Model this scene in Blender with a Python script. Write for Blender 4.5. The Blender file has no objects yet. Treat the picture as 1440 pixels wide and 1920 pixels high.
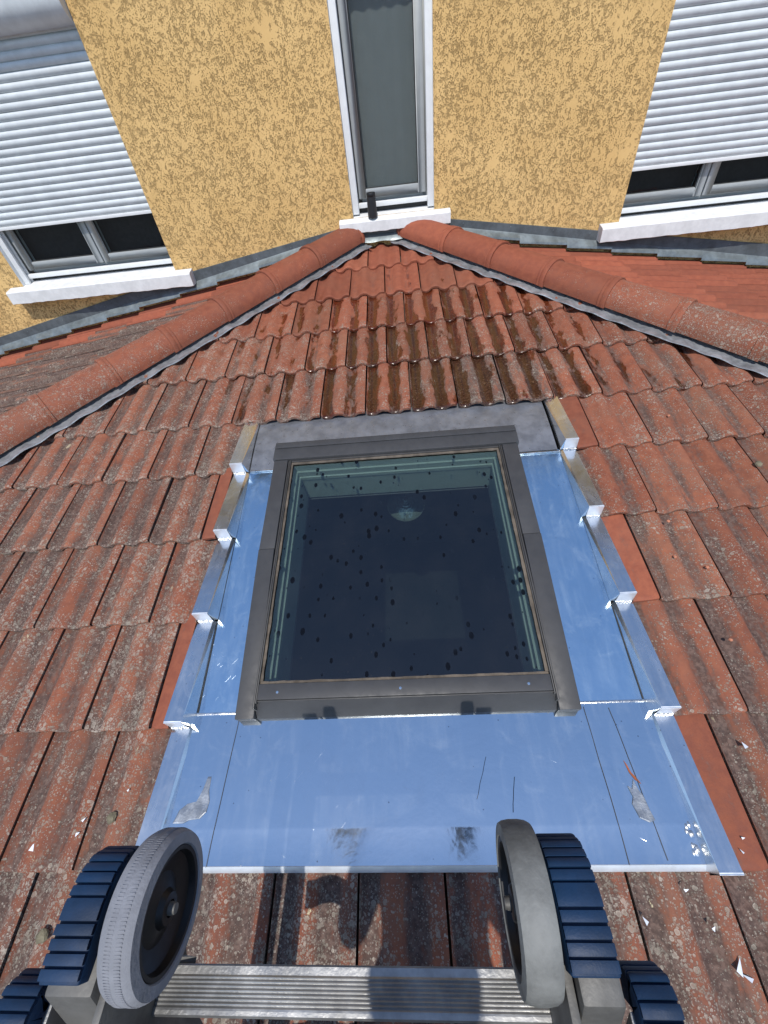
import bpy, bmesh, math, random
from math import sin, cos, tan, radians as rad, pi, sqrt
from mathutils import Vector, Matrix, Euler, noise as mnoise

random.seed(7)
S = bpy.context.scene
C = S.collection

# ------------------------------------------------------------------ camera, sky, sun
cam_d = bpy.data.cameras.new("camera")
cam = bpy.data.objects.new("camera", cam_d)
C.objects.link(cam)
S.camera = cam
cam_d.sensor_fit = 'VERTICAL'
cam_d.sensor_height = 36.0
cam_d.lens = 788.26 / 1920 * 36.0
cam_d.clip_start = 0.02
cam_d.clip_end = 3000
Rwc = Matrix(((0.9954540, 0.0030462, -0.0951949), (0.0639892, 0.7189205, 0.6921407), (0.0705459, -0.6950857, 0.7154573)))
cam.matrix_world = Matrix.Translation((-0.02060, -0.08576, 1.40607)) @ Rwc.transposed().to_4x4()

SUN_EL, SUN_AZ = rad(61), rad(184)      # azimuth measured clockwise from +Y (towards the house wall)
W = bpy.data.worlds.new("World")
S.world = W
W.use_nodes = True
wn = W.node_tree.nodes
sky = wn.new("ShaderNodeTexSky")
sky.sky_type = 'NISHITA'
sky.sun_disc = False
sky.sun_elevation = SUN_EL
sky.sun_rotation = SUN_AZ
sky.altitude = 200
sky.air_density = 1.0
sky.dust_density = 0.3
sky.ozone_density = 1.4
W.node_tree.links.new(sky.outputs[0], wn["Background"].inputs[0])
wn["Background"].inputs[1].default_value = 0.15
sd = bpy.data.lights.new("sun", 'SUN')
sd.energy = 3.5
sd.angle = rad(0.53)
sd.color = (1.0, 0.95, 0.88)
sun = bpy.data.objects.new("sun", sd)
C.objects.link(sun)
to_sun = Vector((sin(SUN_AZ) * cos(SUN_EL), cos(SUN_AZ) * cos(SUN_EL), sin(SUN_EL)))
sun.rotation_euler = (-to_sun).to_track_quat('-Z', 'Y').to_euler()
S.view_settings.view_transform = 'Standard'
S.view_settings.look = 'None'
S.view_settings.gamma = 1
S.view_settings.use_curve_mapping = False
S.view_settings.exposure = 0.28
S.cycles.max_bounces = 8

# ------------------------------------------------------------------ constants of the place
TW, TH = 0.2221, 0.345           # cover width and exposed length of a roof tile
PT = rad(10)                     # pitch of all three slopes
cP, sP = cos(PT), sin(PT)
YW = 3.398                       # face of the house wall
HR, HL = 3.52, 3.74              # hips in plan: x + y = HR and y - x = HL
GROUND = -2.75


# ------------------------------------------------------------------ materials
class NT:
    def __init__(s, name):
        s.m = bpy.data.materials.new(name)
        s.m.use_nodes = True
        s.t = s.m.node_tree
        s.b = s.t.nodes["Principled BSDF"]
        s.out = s.t.nodes["Material Output"]

    def put(s, sock, v):
        if isinstance(v, bpy.types.NodeSocket):
            s.t.links.new(v, sock)
        elif v is not None:
            if isinstance(v, (tuple, list)) and sock.type == 'RGBA' and len(v) == 3:
                v = (*v, 1)
            sock.default_value = v

    def n(s, typ, ins=None, out=0, **props):
        nd = s.t.nodes.new("ShaderNode" + typ)
        for k, v in props.items():
            setattr(nd, k, v)
        for k, v in (ins or {}).items():
            s.put(nd.inputs[k], v)
        return nd.outputs[out]

    def math(s, op, a, b=None, c=None, clamp=False):
        nd = s.t.nodes.new("ShaderNodeMath")
        nd.operation = op
        nd.use_clamp = clamp
        s.put(nd.inputs[0], a)
        if b is not None: s.put(nd.inputs[1], b)
        if c is not None: s.put(nd.inputs[2], c)
        return nd.outputs[0]

    def add(s, a, b): return s.math('ADD', a, b)
    def mul(s, a, b): return s.math('MULTIPLY', a, b)
    def sub(s, a, b): return s.math('SUBTRACT', a, b)

    def step(s, v, lo, hi, a=0.0, b=1.0):
        nd = s.t.nodes.new("ShaderNodeMapRange")
        nd.interpolation_type = 'SMOOTHSTEP'
        s.put(nd.inputs[0], v)
        s.put(nd.inputs[1], lo)
        s.put(nd.inputs[2], hi)
        s.put(nd.inputs[3], a)
        s.put(nd.inputs[4], b)
        return nd.outputs[0]

    def mix(s, f, a, b, blend='MIX'):
        nd = s.t.nodes.new("ShaderNodeMix")
        nd.data_type = 'RGBA'
        nd.blend_type = blend
        s.put(nd.inputs[0], f)
        s.put(nd.inputs[6], a)
        s.put(nd.inputs[7], b)
        return nd.outputs[2]

    def noise(s, vec, scale, detail=4, rough=0.55, dist=0.0, out=0):
        return s.n("TexNoise", {"Vector": vec, "Scale": scale, "Detail": detail, "Roughness": rough, "Distortion": dist}, out)

    def voro(s, vec, scale, out=0, feature='F1', rnd=1.0):
        return s.n("TexVoronoi", {"Vector": vec, "Scale": scale, "Randomness": rnd}, out, feature=feature)

    def scale(s, vec, v):
        return s.n("VectorMath", {0: vec, 1: v}, 0, operation='MULTIPLY')

    def bump(s, h, strength=0.5, dist=0.01, normal=None):
        return s.n("Bump", {"Height": h, "Strength": strength, "Distance": dist, "Normal": normal})

    def set(s, **kw):
        for k, v in kw.items():
            s.put(s.b.inputs[k.replace("_", " ")], v)
        return s.m


def pos_vec(t):
    return t.n("NewGeometry", out=0)


def obj_vec(t, k=7.3):
    o = t.n("TexCoord", out=3)
    loc = t.n("ObjectInfo", out=0)
    return t.n("VectorMath", {0: o, 1: t.scale(loc, (k, k, k))}, 0, operation='ADD')


def plain(name, col, rough=0.6, metal=0.0, var=0.12, bump=0.0, bscale=300, spec=0.5):
    t = NT(name)
    p = pos_vec(t)
    nz = t.noise(p, 14, 5, 0.65)
    f = t.step(nz, 0.3, 0.7, 1 - var, 1 + var * 0.5)
    col_s = t.mix(1.0, col, t.n("CombineColor", {0: f, 1: f, 2: f}), 'MULTIPLY')
    kw = dict(Base_Color=col_s, Roughness=t.step(t.noise(p, 40, 3), 0.3, 0.7, max(rough - 0.07, 0.03), min(rough + 0.07, 1)), Metallic=metal)
    t.b.inputs["Specular IOR Level"].default_value = spec
    if bump:
        kw["Normal"] = t.bump(t.noise(p, bscale, 3), bump, 0.001)
    return t.set(**kw)


def tile_material(name="terracotta"):
    """clay with lichen, grime, damp: R of the object colour = lichen, G = wet, B = new clay, alpha = grime"""
    t = NT(name)
    v = obj_vec(t)
    oi = t.t.nodes.new("ShaderNodeObjectInfo")
    sep = t.t.nodes.new("ShaderNodeSeparateColor")
    t.t.links.new(oi.outputs["Color"], sep.inputs[0])
    L, Wt, N, G = sep.outputs[0], sep.outputs[1], sep.outputs[2], oi.outputs["Alpha"]
    rnd = oi.outputs["Random"]
    ch = t.n("Attribute", out=2, attribute_name="chan")
    tv = t.n("Attribute", out=2, attribute_name="tv")
    st = t.scale(v, (1, 0.22, 1))
    big = t.noise(v, 5, 4, 0.6)
    med = t.noise(v, 30, 5, 0.7)
    fine = t.noise(v, 160, 4, 0.7)
    old = t.mix(t.step(med, 0.3, 0.7), (0.165, 0.050, 0.025), (0.255, 0.088, 0.045))
    old = t.mix(t.step(big, 0.42, 0.68, 0, 0.55), old, (0.20, 0.093, 0.056))
    new = t.mix(t.step(med, 0.3, 0.75), (0.225, 0.050, 0.024), (0.285, 0.074, 0.037))
    base = t.mix(N, old, new)
    br = t.step(rnd, 0, 1, 0.80, 1.14)
    base = t.mix(1.0, base, t.n("CombineColor", {0: br, 1: br, 2: br}), 'MULTIPLY')
    base = t.mix(t.step(fine, 0.55, 0.75, 0, 0.35), base, (0.12, 0.045, 0.028))
    # grime: dark film, thickest in the channels and along the upper half of each tile
    gn = t.noise(st, 34, 6, 0.72)
    gn2 = t.noise(v, 75, 4, 0.7)
    gv = t.add(t.add(t.mul(gn, 0.9), t.mul(gn2, 0.45)), t.add(t.mul(ch, 0.34), t.mul(G, 0.56)))
    gm = t.math('MULTIPLY', t.step(gv, 0.98, 1.26), t.step(G, 0.0, 0.25), clamp=True)
    gcol = t.mix(t.step(gn2, 0.4, 0.65), (0.040, 0.030, 0.026), (0.125, 0.088, 0.072))
    base = t.mix(t.mul(gm, 0.86), base, gcol)
    # lichen, three sizes of round crusts
    dens = t.add(t.add(t.mul(t.noise(v, 11, 4, 0.6), 0.9), t.mul(L, 0.55)), t.mul(t.step(tv, 0.0, 0.13, 0.16, 0.0), L))
    dens = t.sub(dens, t.mul(ch, 0.07))
    wob = t.n("VectorMath", {0: v, 1: t.scale(t.noise(v, 190, 2, 0.5, out=1), (0.004, 0.004, 0.004))}, 0, operation='ADD')
    lm = None
    for sc, r0, thr in ((62, 0.44, 0.83), (125, 0.44, 0.76), (235, 0.46, 0.70)):
        d = t.voro(wob, sc, 0)
        cr = t.t.nodes.new("ShaderNodeSeparateColor")
        t.t.links.new(t.voro(wob, sc, 1), cr.inputs[0])
        r = t.mul(t.step(t.add(dens, t.mul(t.sub(cr.outputs[0], 0.5), 0.5)), thr, thr + 0.3), r0)
        m = t.step(t.sub(r, d), 0.0, 0.07)
        m = t.mul(m, t.step(r, 0.08, 0.16))
        ring = t.step(t.sub(r, d), 0.03, 0.2, 1.0, 0.55)
        mm = t.mul(m, ring)
        lm = mm if lm is None else t.math('MAXIMUM', lm, mm)
    patch = t.mul(t.step(t.add(t.noise(v, 55, 6, 0.75), t.mul(L, 0.20)), 0.68, 0.80), t.step(dens, 0.7, 0.95))
    lm = t.math('MAXIMUM', lm, t.mul(patch, 0.75))
    lcol = t.mix(t.step(t.noise(v, 22, 3), 0.4, 0.62), (0.42, 0.365, 0.305), (0.28, 0.255, 0.205))
    lcol = t.mix(t.step(fine, 0.5, 0.7, 0, 0.5), lcol, (0.18, 0.15, 0.125))
    base = t.mix(t.mul(lm, 0.9), base, lcol)
    # a few cream crusts
    cm = t.mul(t.step(t.noise(t.scale(v, (1, 0.5, 1)), 16, 6, 0.75), 0.655, 0.69), t.step(L, 0.55, 0.8))
    base = t.mix(t.mul(cm, 0.85), base, (0.60, 0.52, 0.34))
    # damp: darker, more saturated and glossy, in long tongues down the channels
    wn_ = t.add(t.add(t.mul(t.noise(t.scale(v, (1, 0.35, 1)), 19, 5, 0.62), 0.95), t.mul(ch, 0.30)), t.mul(Wt, 0.30))
    wm = t.mul(t.step(wn_, 0.86, 0.93), t.step(Wt, 0.0, 0.2))
    wet = t.mix(1.0, base, (0.42, 0.26, 0.17), 'MULTIPLY')
    base = t.mix(wm, base, wet)
    rough = t.math('SUBTRACT', t.step(med, 0.3, 0.7, 0.72, 0.9), t.mul(wm, 0.60))
    hgt = t.add(t.add(t.mul(fine, 0.5), t.mul(lm, 1.3)), t.add(t.mul(med, 1.2), t.mul(cm, 1.6)))
    hgt = t.mul(hgt, t.step(wm, 0, 1, 1.0, 0.5))
    return t.set(Base_Color=base, Roughness=rough, Normal=t.bump(hgt, 0.75, 0.0016))


def stucco_material():
    t = NT("yellow_render")
    p = pos_vec(t)
    q = t.scale(p, (1, 1, 0.85))
    w = t.n("VectorMath", {0: t.scale(q, (1.75, 1.75, 1.75)), 1: t.scale(t.noise(q, 60, 3, 0.6, out=1), (0.018, 0.018, 0.018))}, 0, operation='ADD')
    n1 = t.noise(w, 46, 4, 0.6, 0.8)
    n2 = t.noise(q, 42, 4, 0.62)
    flat = t.noise(p, 7, 3, 0.5)
    # scraped crust: flat plateaus cut by worm-shaped pits
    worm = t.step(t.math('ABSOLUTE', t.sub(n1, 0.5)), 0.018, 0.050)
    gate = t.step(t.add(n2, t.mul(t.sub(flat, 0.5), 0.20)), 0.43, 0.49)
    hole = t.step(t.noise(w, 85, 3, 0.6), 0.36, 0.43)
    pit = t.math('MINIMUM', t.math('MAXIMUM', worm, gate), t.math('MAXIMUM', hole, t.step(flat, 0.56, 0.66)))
    fine = t.noise(p, 420, 3, 0.6)
    col = t.mix(t.step(t.noise(p, 3, 4), 0.3, 0.7), (0.66, 0.425, 0.165), (0.73, 0.485, 0.20))
    col = t.mix(t.step(fine, 0.35, 0.7, 0, 0.18), col, (0.55, 0.34, 0.13))
    col = t.mix(t.mul(t.sub(1.0, pit), 0.46), col, (0.30, 0.18, 0.06))  # shade of the pits painted into the colour as dark brown
    h = t.add(pit, t.mul(fine, 0.10))
    return t.set(Base_Color=col, Roughness=0.92, Normal=t.bump(h, 0.9, 0.0065))


def zinc_material(name, col, r0, r1, tarnish=0.35, scr=1.0, white=0.25, haze=0.12):
    t = NT(name)
    p = pos_vec(t)
    big = t.noise(p, 3.2, 5, 0.62, 0.4)
    med = t.noise(p, 17, 5, 0.7)
    smear = t.noise(t.scale(p, (1, 0.18, 1)), 22, 5, 0.65, 0.6)
    rough = t.step(t.add(t.mul(big, 0.6), t.mul(smear, 0.4)), 0.34, 0.64, r0, r1)
    c = t.mix(t.mul(t.step(med, 0.45, 0.75), tarnish), col, tuple(x * 0.72 for x in col))
    c = t.mix(t.mul(t.step(big, 0.50, 0.68), white), c, (0.86, 0.88, 0.9))
    # scratches: sparse short strokes in two directions
    sm = None
    for ang, sc, th in ((0.5, 30, 0.735), (-0.85, 26, 0.74), (1.35, 36, 0.75)):
        rot = t.n("VectorRotate", {"Vector": p, "Angle": ang}, rotation_type='Z_AXIS')
        s1 = t.noise(t.scale(rot, (0.5, 14, 1)), sc, 2, 0.5)
        s2 = t.noise(p, 6 + abs(ang), 2)
        m = t.mul(t.step(s1, th, th + 0.02), t.step(s2, 0.5, 0.62))
        sm = m if sm is None else t.math('MAXIMUM', sm, m)
    c = t.mix(t.mul(sm, 0.45 * scr), c, (0.92, 0.94, 0.96))
    sp = t.step(t.voro(p, 26, 0), 0.03, 0.07, 1.0, 0.0)
    c = t.mix(t.mul(sp, 0.6), c, (0.16, 0.15, 0.15))
    rough = t.add(rough, t.mul(sm, 0.12))
    b = t.add(t.mul(big, 1.0), t.add(t.mul(med, 0.06), t.mul(sm, 0.05)))
    streak = t.noise(t.scale(p, (1, 0.12, 0.5)), 34, 5, 0.7, 0.3)
    swirl = t.noise(p, 9, 6, 0.72, 1.6)
    hz = t.mul(t.add(t.step(streak, 0.45, 0.75, 0.0, 0.55), t.step(swirl, 0.50, 0.70, 0.0, 0.55)), haze)
    t.put(t.b.inputs["Metallic"], t.sub(1.0, hz))
    c = t.mix(hz, c, (0.80, 0.82, 0.84))
    return t.set(Base_Color=c, Roughness=rough, Normal=t.bump(b, 0.35, 0.006))


def glass_material(name, tint, ior=1.5, refl=1.0, dirt=0.0, rough=0.015):
    t = NT(name)
    p = pos_vec(t)
    back = t.n("NewGeometry", out=6)
    fr = t.mul(t.n("Fresnel", {"IOR": ior}), t.sub(1.0, back))      # the inner face of the sheet neither mirrors nor tints again
    gl = t.n("BsdfGlossy", {"Color": (1, 1, 1, 1), "Roughness": rough})
    tr = t.n("BsdfTransparent", {"Color": t.mix(back, tint, (1, 1, 1))})
    ms = t.n("MixShader", {0: t.mul(fr, refl), 1: tr, 2: gl})
    if dirt:
        df = t.n("BsdfDiffuse", {"Color": (0.30, 0.28, 0.27, 1)})
        dm = t.mul(t.step(t.noise(p, 6, 6, 0.7), 0.35, 0.75), dirt)
        sp = t.mul(t.step(t.voro(p, 42, 0), 0.035, 0.06, 1, 0), t.step(t.noise(p, 5, 2), 0.5, 0.6))
        ms = t.n("MixShader", {0: t.mul(t.add(dm, t.mul(sp, 0.25)), t.sub(1.0, back)), 1: ms, 2: df})
        # splashes that dried dark
        s = t.voro(t.scale(p, (1, 0.6, 1)), 36, 0)
        cr = t.t.nodes.new("ShaderNodeSeparateColor")
        t.t.links.new(t.voro(t.scale(p, (1, 0.6, 1)), 36, 1), cr.inputs[0])
        k = t.mul(t.step(s, t.mul(cr.outputs[0], 0.24), t.mul(cr.outputs[0], 0.34), 1, 0), t.step(t.noise(t.scale(p, (1, 1, 1)), 3.5, 3), 0.38, 0.47))
        dk = t.n("BsdfDiffuse", {"Color": (0.004, 0.005, 0.008, 1)})
        ms = t.n("MixShader", {0: t.mul(k, 0.85), 1: ms, 2: dk})
    t.t.links.new(ms, t.out.inputs[0])
    return t.m


M = dict(
    tile=tile_material(),
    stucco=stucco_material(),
    pan=zinc_material("zinc_side_sheet", (0.66, 0.84, 0.96), 0.08, 0.20, 0.12, 0.8, 0.1, 0.10),
    apron=zinc_material("zinc_apron_sheet", (0.78, 0.87, 0.93), 0.07, 0.14, 0.12, 1.3, 0.2, 0.07),
    headzinc=plain("zinc_head_sheet", (0.27, 0.285, 0.32), 0.34, 0.6, 0.25, 0.1, 60),
    cover=zinc_material("zinc_cover", (0.78, 0.81, 0.84), 0.16, 0.30, 0.3, 1.0, 0.25, 0.14),
    solder=plain("solder", (0.75, 0.75, 0.74), 0.28, 1.0, 0.3, 0.8, 260),
    lead=plain("weathered_lead", (0.085, 0.10, 0.11), 0.62, 0.0, 0.35, 0.25, 90),
    leadlight=plain("worn_zinc_edge", (0.17, 0.20, 0.21), 0.45, 0.35, 0.3, 0.2, 80),
    foil=plain("ridge_roll", (0.52, 0.54, 0.57), 0.38, 0.7, 0.35, 0.5, 420),
    deck=plain("batten_deck", (0.05, 0.035, 0.028), 0.9),
    white=plain("white_paint", (0.72, 0.735, 0.74), 0.5, 0, 0.05, 0.12, 500),
    shutter=plain("shutter_slat", (0.55, 0.585, 0.605), 0.45, 0, 0.09, 0.10, 700),
    stone=plain("painted_sill", (0.66, 0.665, 0.665), 0.75, 0, 0.12, 0.5, 330),
    grey=plain("grey_window_frame", (0.33, 0.35, 0.355), 0.5, 0, 0.05, 0.1, 900),
    seal=plain("black_seal", (0.02, 0.02, 0.02), 0.6),
    alu=plain("skylight_cover", (0.043, 0.044, 0.048), 0.52, 0.0, 0.12, 0.10, 250, 0.4),
    alu2=plain("skylight_cladding_edge", (0.045, 0.044, 0.044), 0.5, 0.0, 0.2),
    gasket=plain("dusty_gasket", (0.115, 0.095, 0.075), 0.9, 0, 0.5, 0.6, 200),
    liner=plain("white_lining", (0.44, 0.47, 0.45), 0.5, 0, 0.04),
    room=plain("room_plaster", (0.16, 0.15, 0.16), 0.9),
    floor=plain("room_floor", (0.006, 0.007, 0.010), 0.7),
    paper=plain("pale_card", (0.45, 0.47, 0.42), 0.8),
    curtain=plain("grey_blind", (0.13, 0.135, 0.135), 0.9, 0, 0.05, 0.2, 900),
    dark=plain("dark_room", (0.015, 0.016, 0.018), 0.9),
    black=plain("black_plastic", (0.012, 0.013, 0.016), 0.42, 0, 0.2, 0.3, 700),
    blue=plain("blue_rubber", (0.005, 0.026, 0.072), 0.6, 0, 0.35, 0.25, 500, 0.35),
    tyre=plain("grey_rubber", (0.21, 0.22, 0.25), 0.75, 0, 0.25, 0.7, 260),
    tyre2=plain("scuffed_rubber", (0.15, 0.155, 0.15), 0.7, 0, 0.45, 0.6, 200),
    hub=plain("black_hub", (0.004, 0.004, 0.005), 0.5, 0, 0.2),
    ladder=plain("ladder_aluminium", (0.36, 0.36, 0.355), 0.40, 0.75, 0.35, 0.35, 240),
    sheet=plain("ladder_side_plate", (0.12, 0.118, 0.112), 0.6, 0.3, 0.35, 0.3, 200),
    grass=plain("gravel_yard", (0.10, 0.095, 0.09), 0.95, 0, 0.4, 0.5, 60),
    moss=plain("moss", (0.17, 0.15, 0.10), 0.95, 0, 0.6, 1.0, 400),
    crumb=plain("broken_clay", (0.42, 0.17, 0.10), 0.9, 0, 0.3, 0.6, 300),
    hipclay=None,
    glass=glass_material("window_glass", (0.75, 0.8, 0.8)),
    frosted=glass_material("frosted_glass", (0.80, 0.86, 0.86), 1.5, 1.0, 0.0, 0.42),
    skyglass=glass_material("skylight_glass", (0.42, 0.51, 0.48), 1.6, 1.6, 0.012),
    lampglass=plain("ribbed_glass_shade", (0.45, 0.50, 0.48), 0.12, 0.6, 0.1),
    chrome=plain("polished_cap", (0.9, 0.92, 0.9), 0.08, 1.0, 0.02),
)
M['hipclay'] = M['tile']
M['lip'] = plain('bright_zinc_fold', (0.62, 0.66, 0.72), 0.35, 0.45, 0.12, 0.3, 60)
M['cover'].node_tree.nodes["Principled BSDF"].inputs["Metallic"].default_value = 0.96
M['chipmat'] = plain('bright_offcut', (0.72, 0.76, 0.82), 0.5, 0.3, 0.1)


# ------------------------------------------------------------------ mesh helpers
class MB:
    def __init__(s):
        s.v, s.f = [], []

    def quad(s, a, b, c, d):
        i = len(s.v)
        s.v += [a, b, c, d]
        s.f.append((i, i + 1, i + 2, i + 3))
        return s

    def poly(s, pts):
        i = len(s.v)
        s.v += list(pts)
        s.f.append(tuple(range(i, i + len(pts))))
        return s

    def box(s, x0, x1, y0, y1, z0, z1, T=None):
        i = len(s.v)
        P = [(x, y, z) for z in (z0, z1) for y in (y0, y1) for x in (x0, x1)]
        if T: P = [T(p) for p in P]
        s.v += P
        for f in ((0, 2, 3, 1), (4, 5, 7, 6), (0, 1, 5, 4), (2, 6, 7, 3), (0, 4, 6, 2), (1, 3, 7, 5)):
            s.f.append(tuple(i + k for k in f))
        return s

    def grid(s, rows, close=False):
        i = len(s.v)
        n = len(rows[0])
        for r in rows: s.v += list(r)
        for a in range(len(rows) - 1):
            for b in range(n if close else n - 1):
                b2 = (b + 1) % n
                s.f.append((i + a * n + b, i + a * n + b2, i + (a + 1) * n + b2, i + (a + 1) * n + b))
        return s

    def mesh(s, name):
        m = bpy.data.meshes.new(name)
        m.from_pydata([tuple(p) for p in s.v], [], s.f)
        m.update()
        return m

    def build(s, name, mat, parent=None, bevel=0.0, smooth=False, seg=2, merge=True):
        m = s.mesh(name)
        bm = bmesh.new()
        bm.from_mesh(m)
        if merge: bmesh.ops.remove_doubles(bm, verts=bm.verts, dist=1e-5)
        bmesh.ops.recalc_face_normals(bm, faces=bm.faces)
        if bevel:
            ed = [e for e in bm.edges if len(e.link_faces) == 2 and e.calc_face_angle(0) > 0.5]
            bmesh.ops.bevel(bm, geom=ed, offset=bevel, segments=seg, profile=0.6, affect='EDGES', clamp_overlap=True)
        bm.to_mesh(m)
        bm.free()
        if smooth or bevel:
            for p in m.polygons: p.use_smooth = True
            m.set_sharp_from_angle(angle=rad(35))
        return link(name, m, mat, parent)


def link(name, m, mat=None, parent=None):
    o = bpy.data.objects.new(name, m)
    C.objects.link(o)
    if mat:
        m.materials.clear()
        m.materials.append(mat if not isinstance(mat, str) else M[mat])
    if parent: o.parent = parent
    return o


def empty(name, loc=(0, 0, 0), parent=None):
    o = bpy.data.objects.new(name, None)
    o.empty_display_size = 0.1
    C.objects.link(o)
    o.location = loc
    if parent: o.parent = parent
    return o


def tag(o, label=None, cat=None, group=None, kind=None):
    for k, v in (("label", label), ("category", cat), ("group", group), ("kind", kind)):
        if v: o[k] = v
    return o


def lathe(prof, axis_o, ax, e1, e2, n=24):
    """prof: (radius, along) pairs turned about axis ax"""
    A, a, b, o = Vector(ax), Vector(e1), Vector(e2), Vector(axis_o)
    return [[o + A * h + a * (r * cos(2 * pi * k / n)) + b * (r * sin(2 * pi * k / n)) for k in range(n)] for r, h in prof]


# frames of the three slopes
F_front = Matrix.Rotation(PT, 4, 'X')
F_right = Matrix.Translation((HR, 0, 0.015)) @ Matrix.Rotation(pi / 2, 4, 'Z') @ Matrix.Rotation(PT, 4, 'X')
F_left = Matrix.Translation((-HL, 0, 0.015)) @ Matrix.Rotation(-pi / 2, 4, 'Z') @ Matrix.Rotation(PT, 4, 'X')

# ------------------------------------------------------------------ ground
g = MB()
g.quad((-1500, -1500, GROUND), (1500, -1500, GROUND), (1500, 1500, GROUND), (-1500, 1500, GROUND))
tag(g.build("ground", 'grass'), "grey gravel yard around the house", kind='structure')

# ------------------------------------------------------------------ the house
house = tag(empty("house", (0, YW + 0.2, GROUND)), "house with yellow scraped render wall, white roller shutters and narrow grey window", "house")
house_T = Matrix.Translation((0, YW + 0.2, GROUND))


def under(o, par_world):
    """keep an object's world place when its parent is an Empty that is not at the origin"""
    o.matrix_parent_inverse = par_world.inverted()
    return o


def hpart(mb, name, mat, parent=None, **k):
    o = mb.build(name, mat, parent or house, **k)
    if parent is None: under(o, house_T)
    return o


EAVE_Z = 2.80
OPEN = [(-2.895, -1.682, 0.55, 2.02), (-0.306, 0.250, 0.752, 2.02), (1.527, 2.74, 0.55, 2.02)]
xs = sorted({-6.0, 6.0, *[a for o in OPEN for a in o[:2]]})
zs = sorted({GROUND, EAVE_Z + 0.1, *[a for o in OPEN for a in o[2:]]})
wm = MB()
for i in range(len(xs) - 1):
    for j in range(len(zs) - 1):
        xc, zc = (xs[i] + xs[i + 1]) / 2, (zs[j] + zs[j + 1]) / 2
        if any(o[0] < xc < o[1] and o[2] < zc < o[3] for o in OPEN): continue
        wm.quad((xs[i], YW, zs[j]), (xs[i + 1], YW, zs[j]), (xs[i + 1], YW, zs[j + 1]), (xs[i], YW, zs[j + 1]))
# the other three sides
for a, b in (((6, YW), (6, 9)), ((6, 9), (-6, 9)), ((-6, 9), (-6, YW))):
    wm.quad((*a, GROUND), (*b, GROUND), (*b, EAVE_Z + 0.1), (*a, EAVE_Z + 0.1))
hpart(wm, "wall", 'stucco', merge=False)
rv = MB()
for a, b, c, d in OPEN:
    rv.quad((a, YW, c), (a, YW + 0.10, c), (a, YW + 0.10, d), (a, YW, d))
    rv.quad((b, YW, c), (b, YW, d), (b, YW + 0.10, d), (b, YW + 0.10, c))
    rv.quad((a, YW, d), (a, YW + 0.10, d), (b, YW + 0.10, d), (b, YW, d))
hpart(rv, "window_reveal", 'white', merge=False)
# eaves: soffit, fascia, gutter, roof above
hpart(MB().box(-6.4, 6.4, YW - 0.30, YW + 0.3, EAVE_Z, EAVE_Z + 0.03), "soffit", 'white')
hpart(MB().box(-6.4, 6.4, YW - 0.33, YW - 0.302, EAVE_Z - 0.02, EAVE_Z + 0.16), "fascia", 'white')
gut = MB()
gut.grid([[(x, YW - 0.395 + 0.06 * cos(a), EAVE_Z + 0.12 + 0.06 * sin(a)) for a in [pi + pi * k / 10 for k in range(11)]] for x in (-6.4, 6.4)])
hpart(gut, "gutter", 'leadlight', smooth=True)
rf = MB()
rf.quad((-6.5, YW - 0.38, EAVE_Z + 0.17), (6.5, YW - 0.38, EAVE_Z + 0.17), (6.5, 6.4, EAVE_Z + 2.2), (-6.5, 6.4, EAVE_Z + 2.2))
rf.quad((-6.5, 9.5, EAVE_Z + 0.17), (-6.5, 6.4, EAVE_Z + 2.2), (6.5, 6.4, EAVE_Z + 2.2), (6.5, 9.5, EAVE_Z + 0.17))
rf.poly([(-6.0, YW, EAVE_Z + 0.1), (-6.0, 9, EAVE_Z + 0.1), (-6.0, 6.4, EAVE_Z + 2.15)])
rf.poly([(6.0, YW, EAVE_Z + 0.1), (6.0, 9, EAVE_Z + 0.1), (6.0, 6.4, EAVE_Z + 2.15)])
o = hpart(rf, "roof", 'crumb', merge=False)


def rect_frame(mb, x0, x1, z0, z1, w, y0, y1, wb=None):
    wb = wb or w
    mb.box(x0, x0 + w, y0, y1, z0, z1)
    mb.box(x1 - w, x1, y0, y1, z0, z1)
    mb.box(x0 + w, x1 - w, y0, y1, z0, z0 + wb)
    mb.box(x0 + w, x1 - w, y0, y1, z1 - w, z1)


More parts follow.
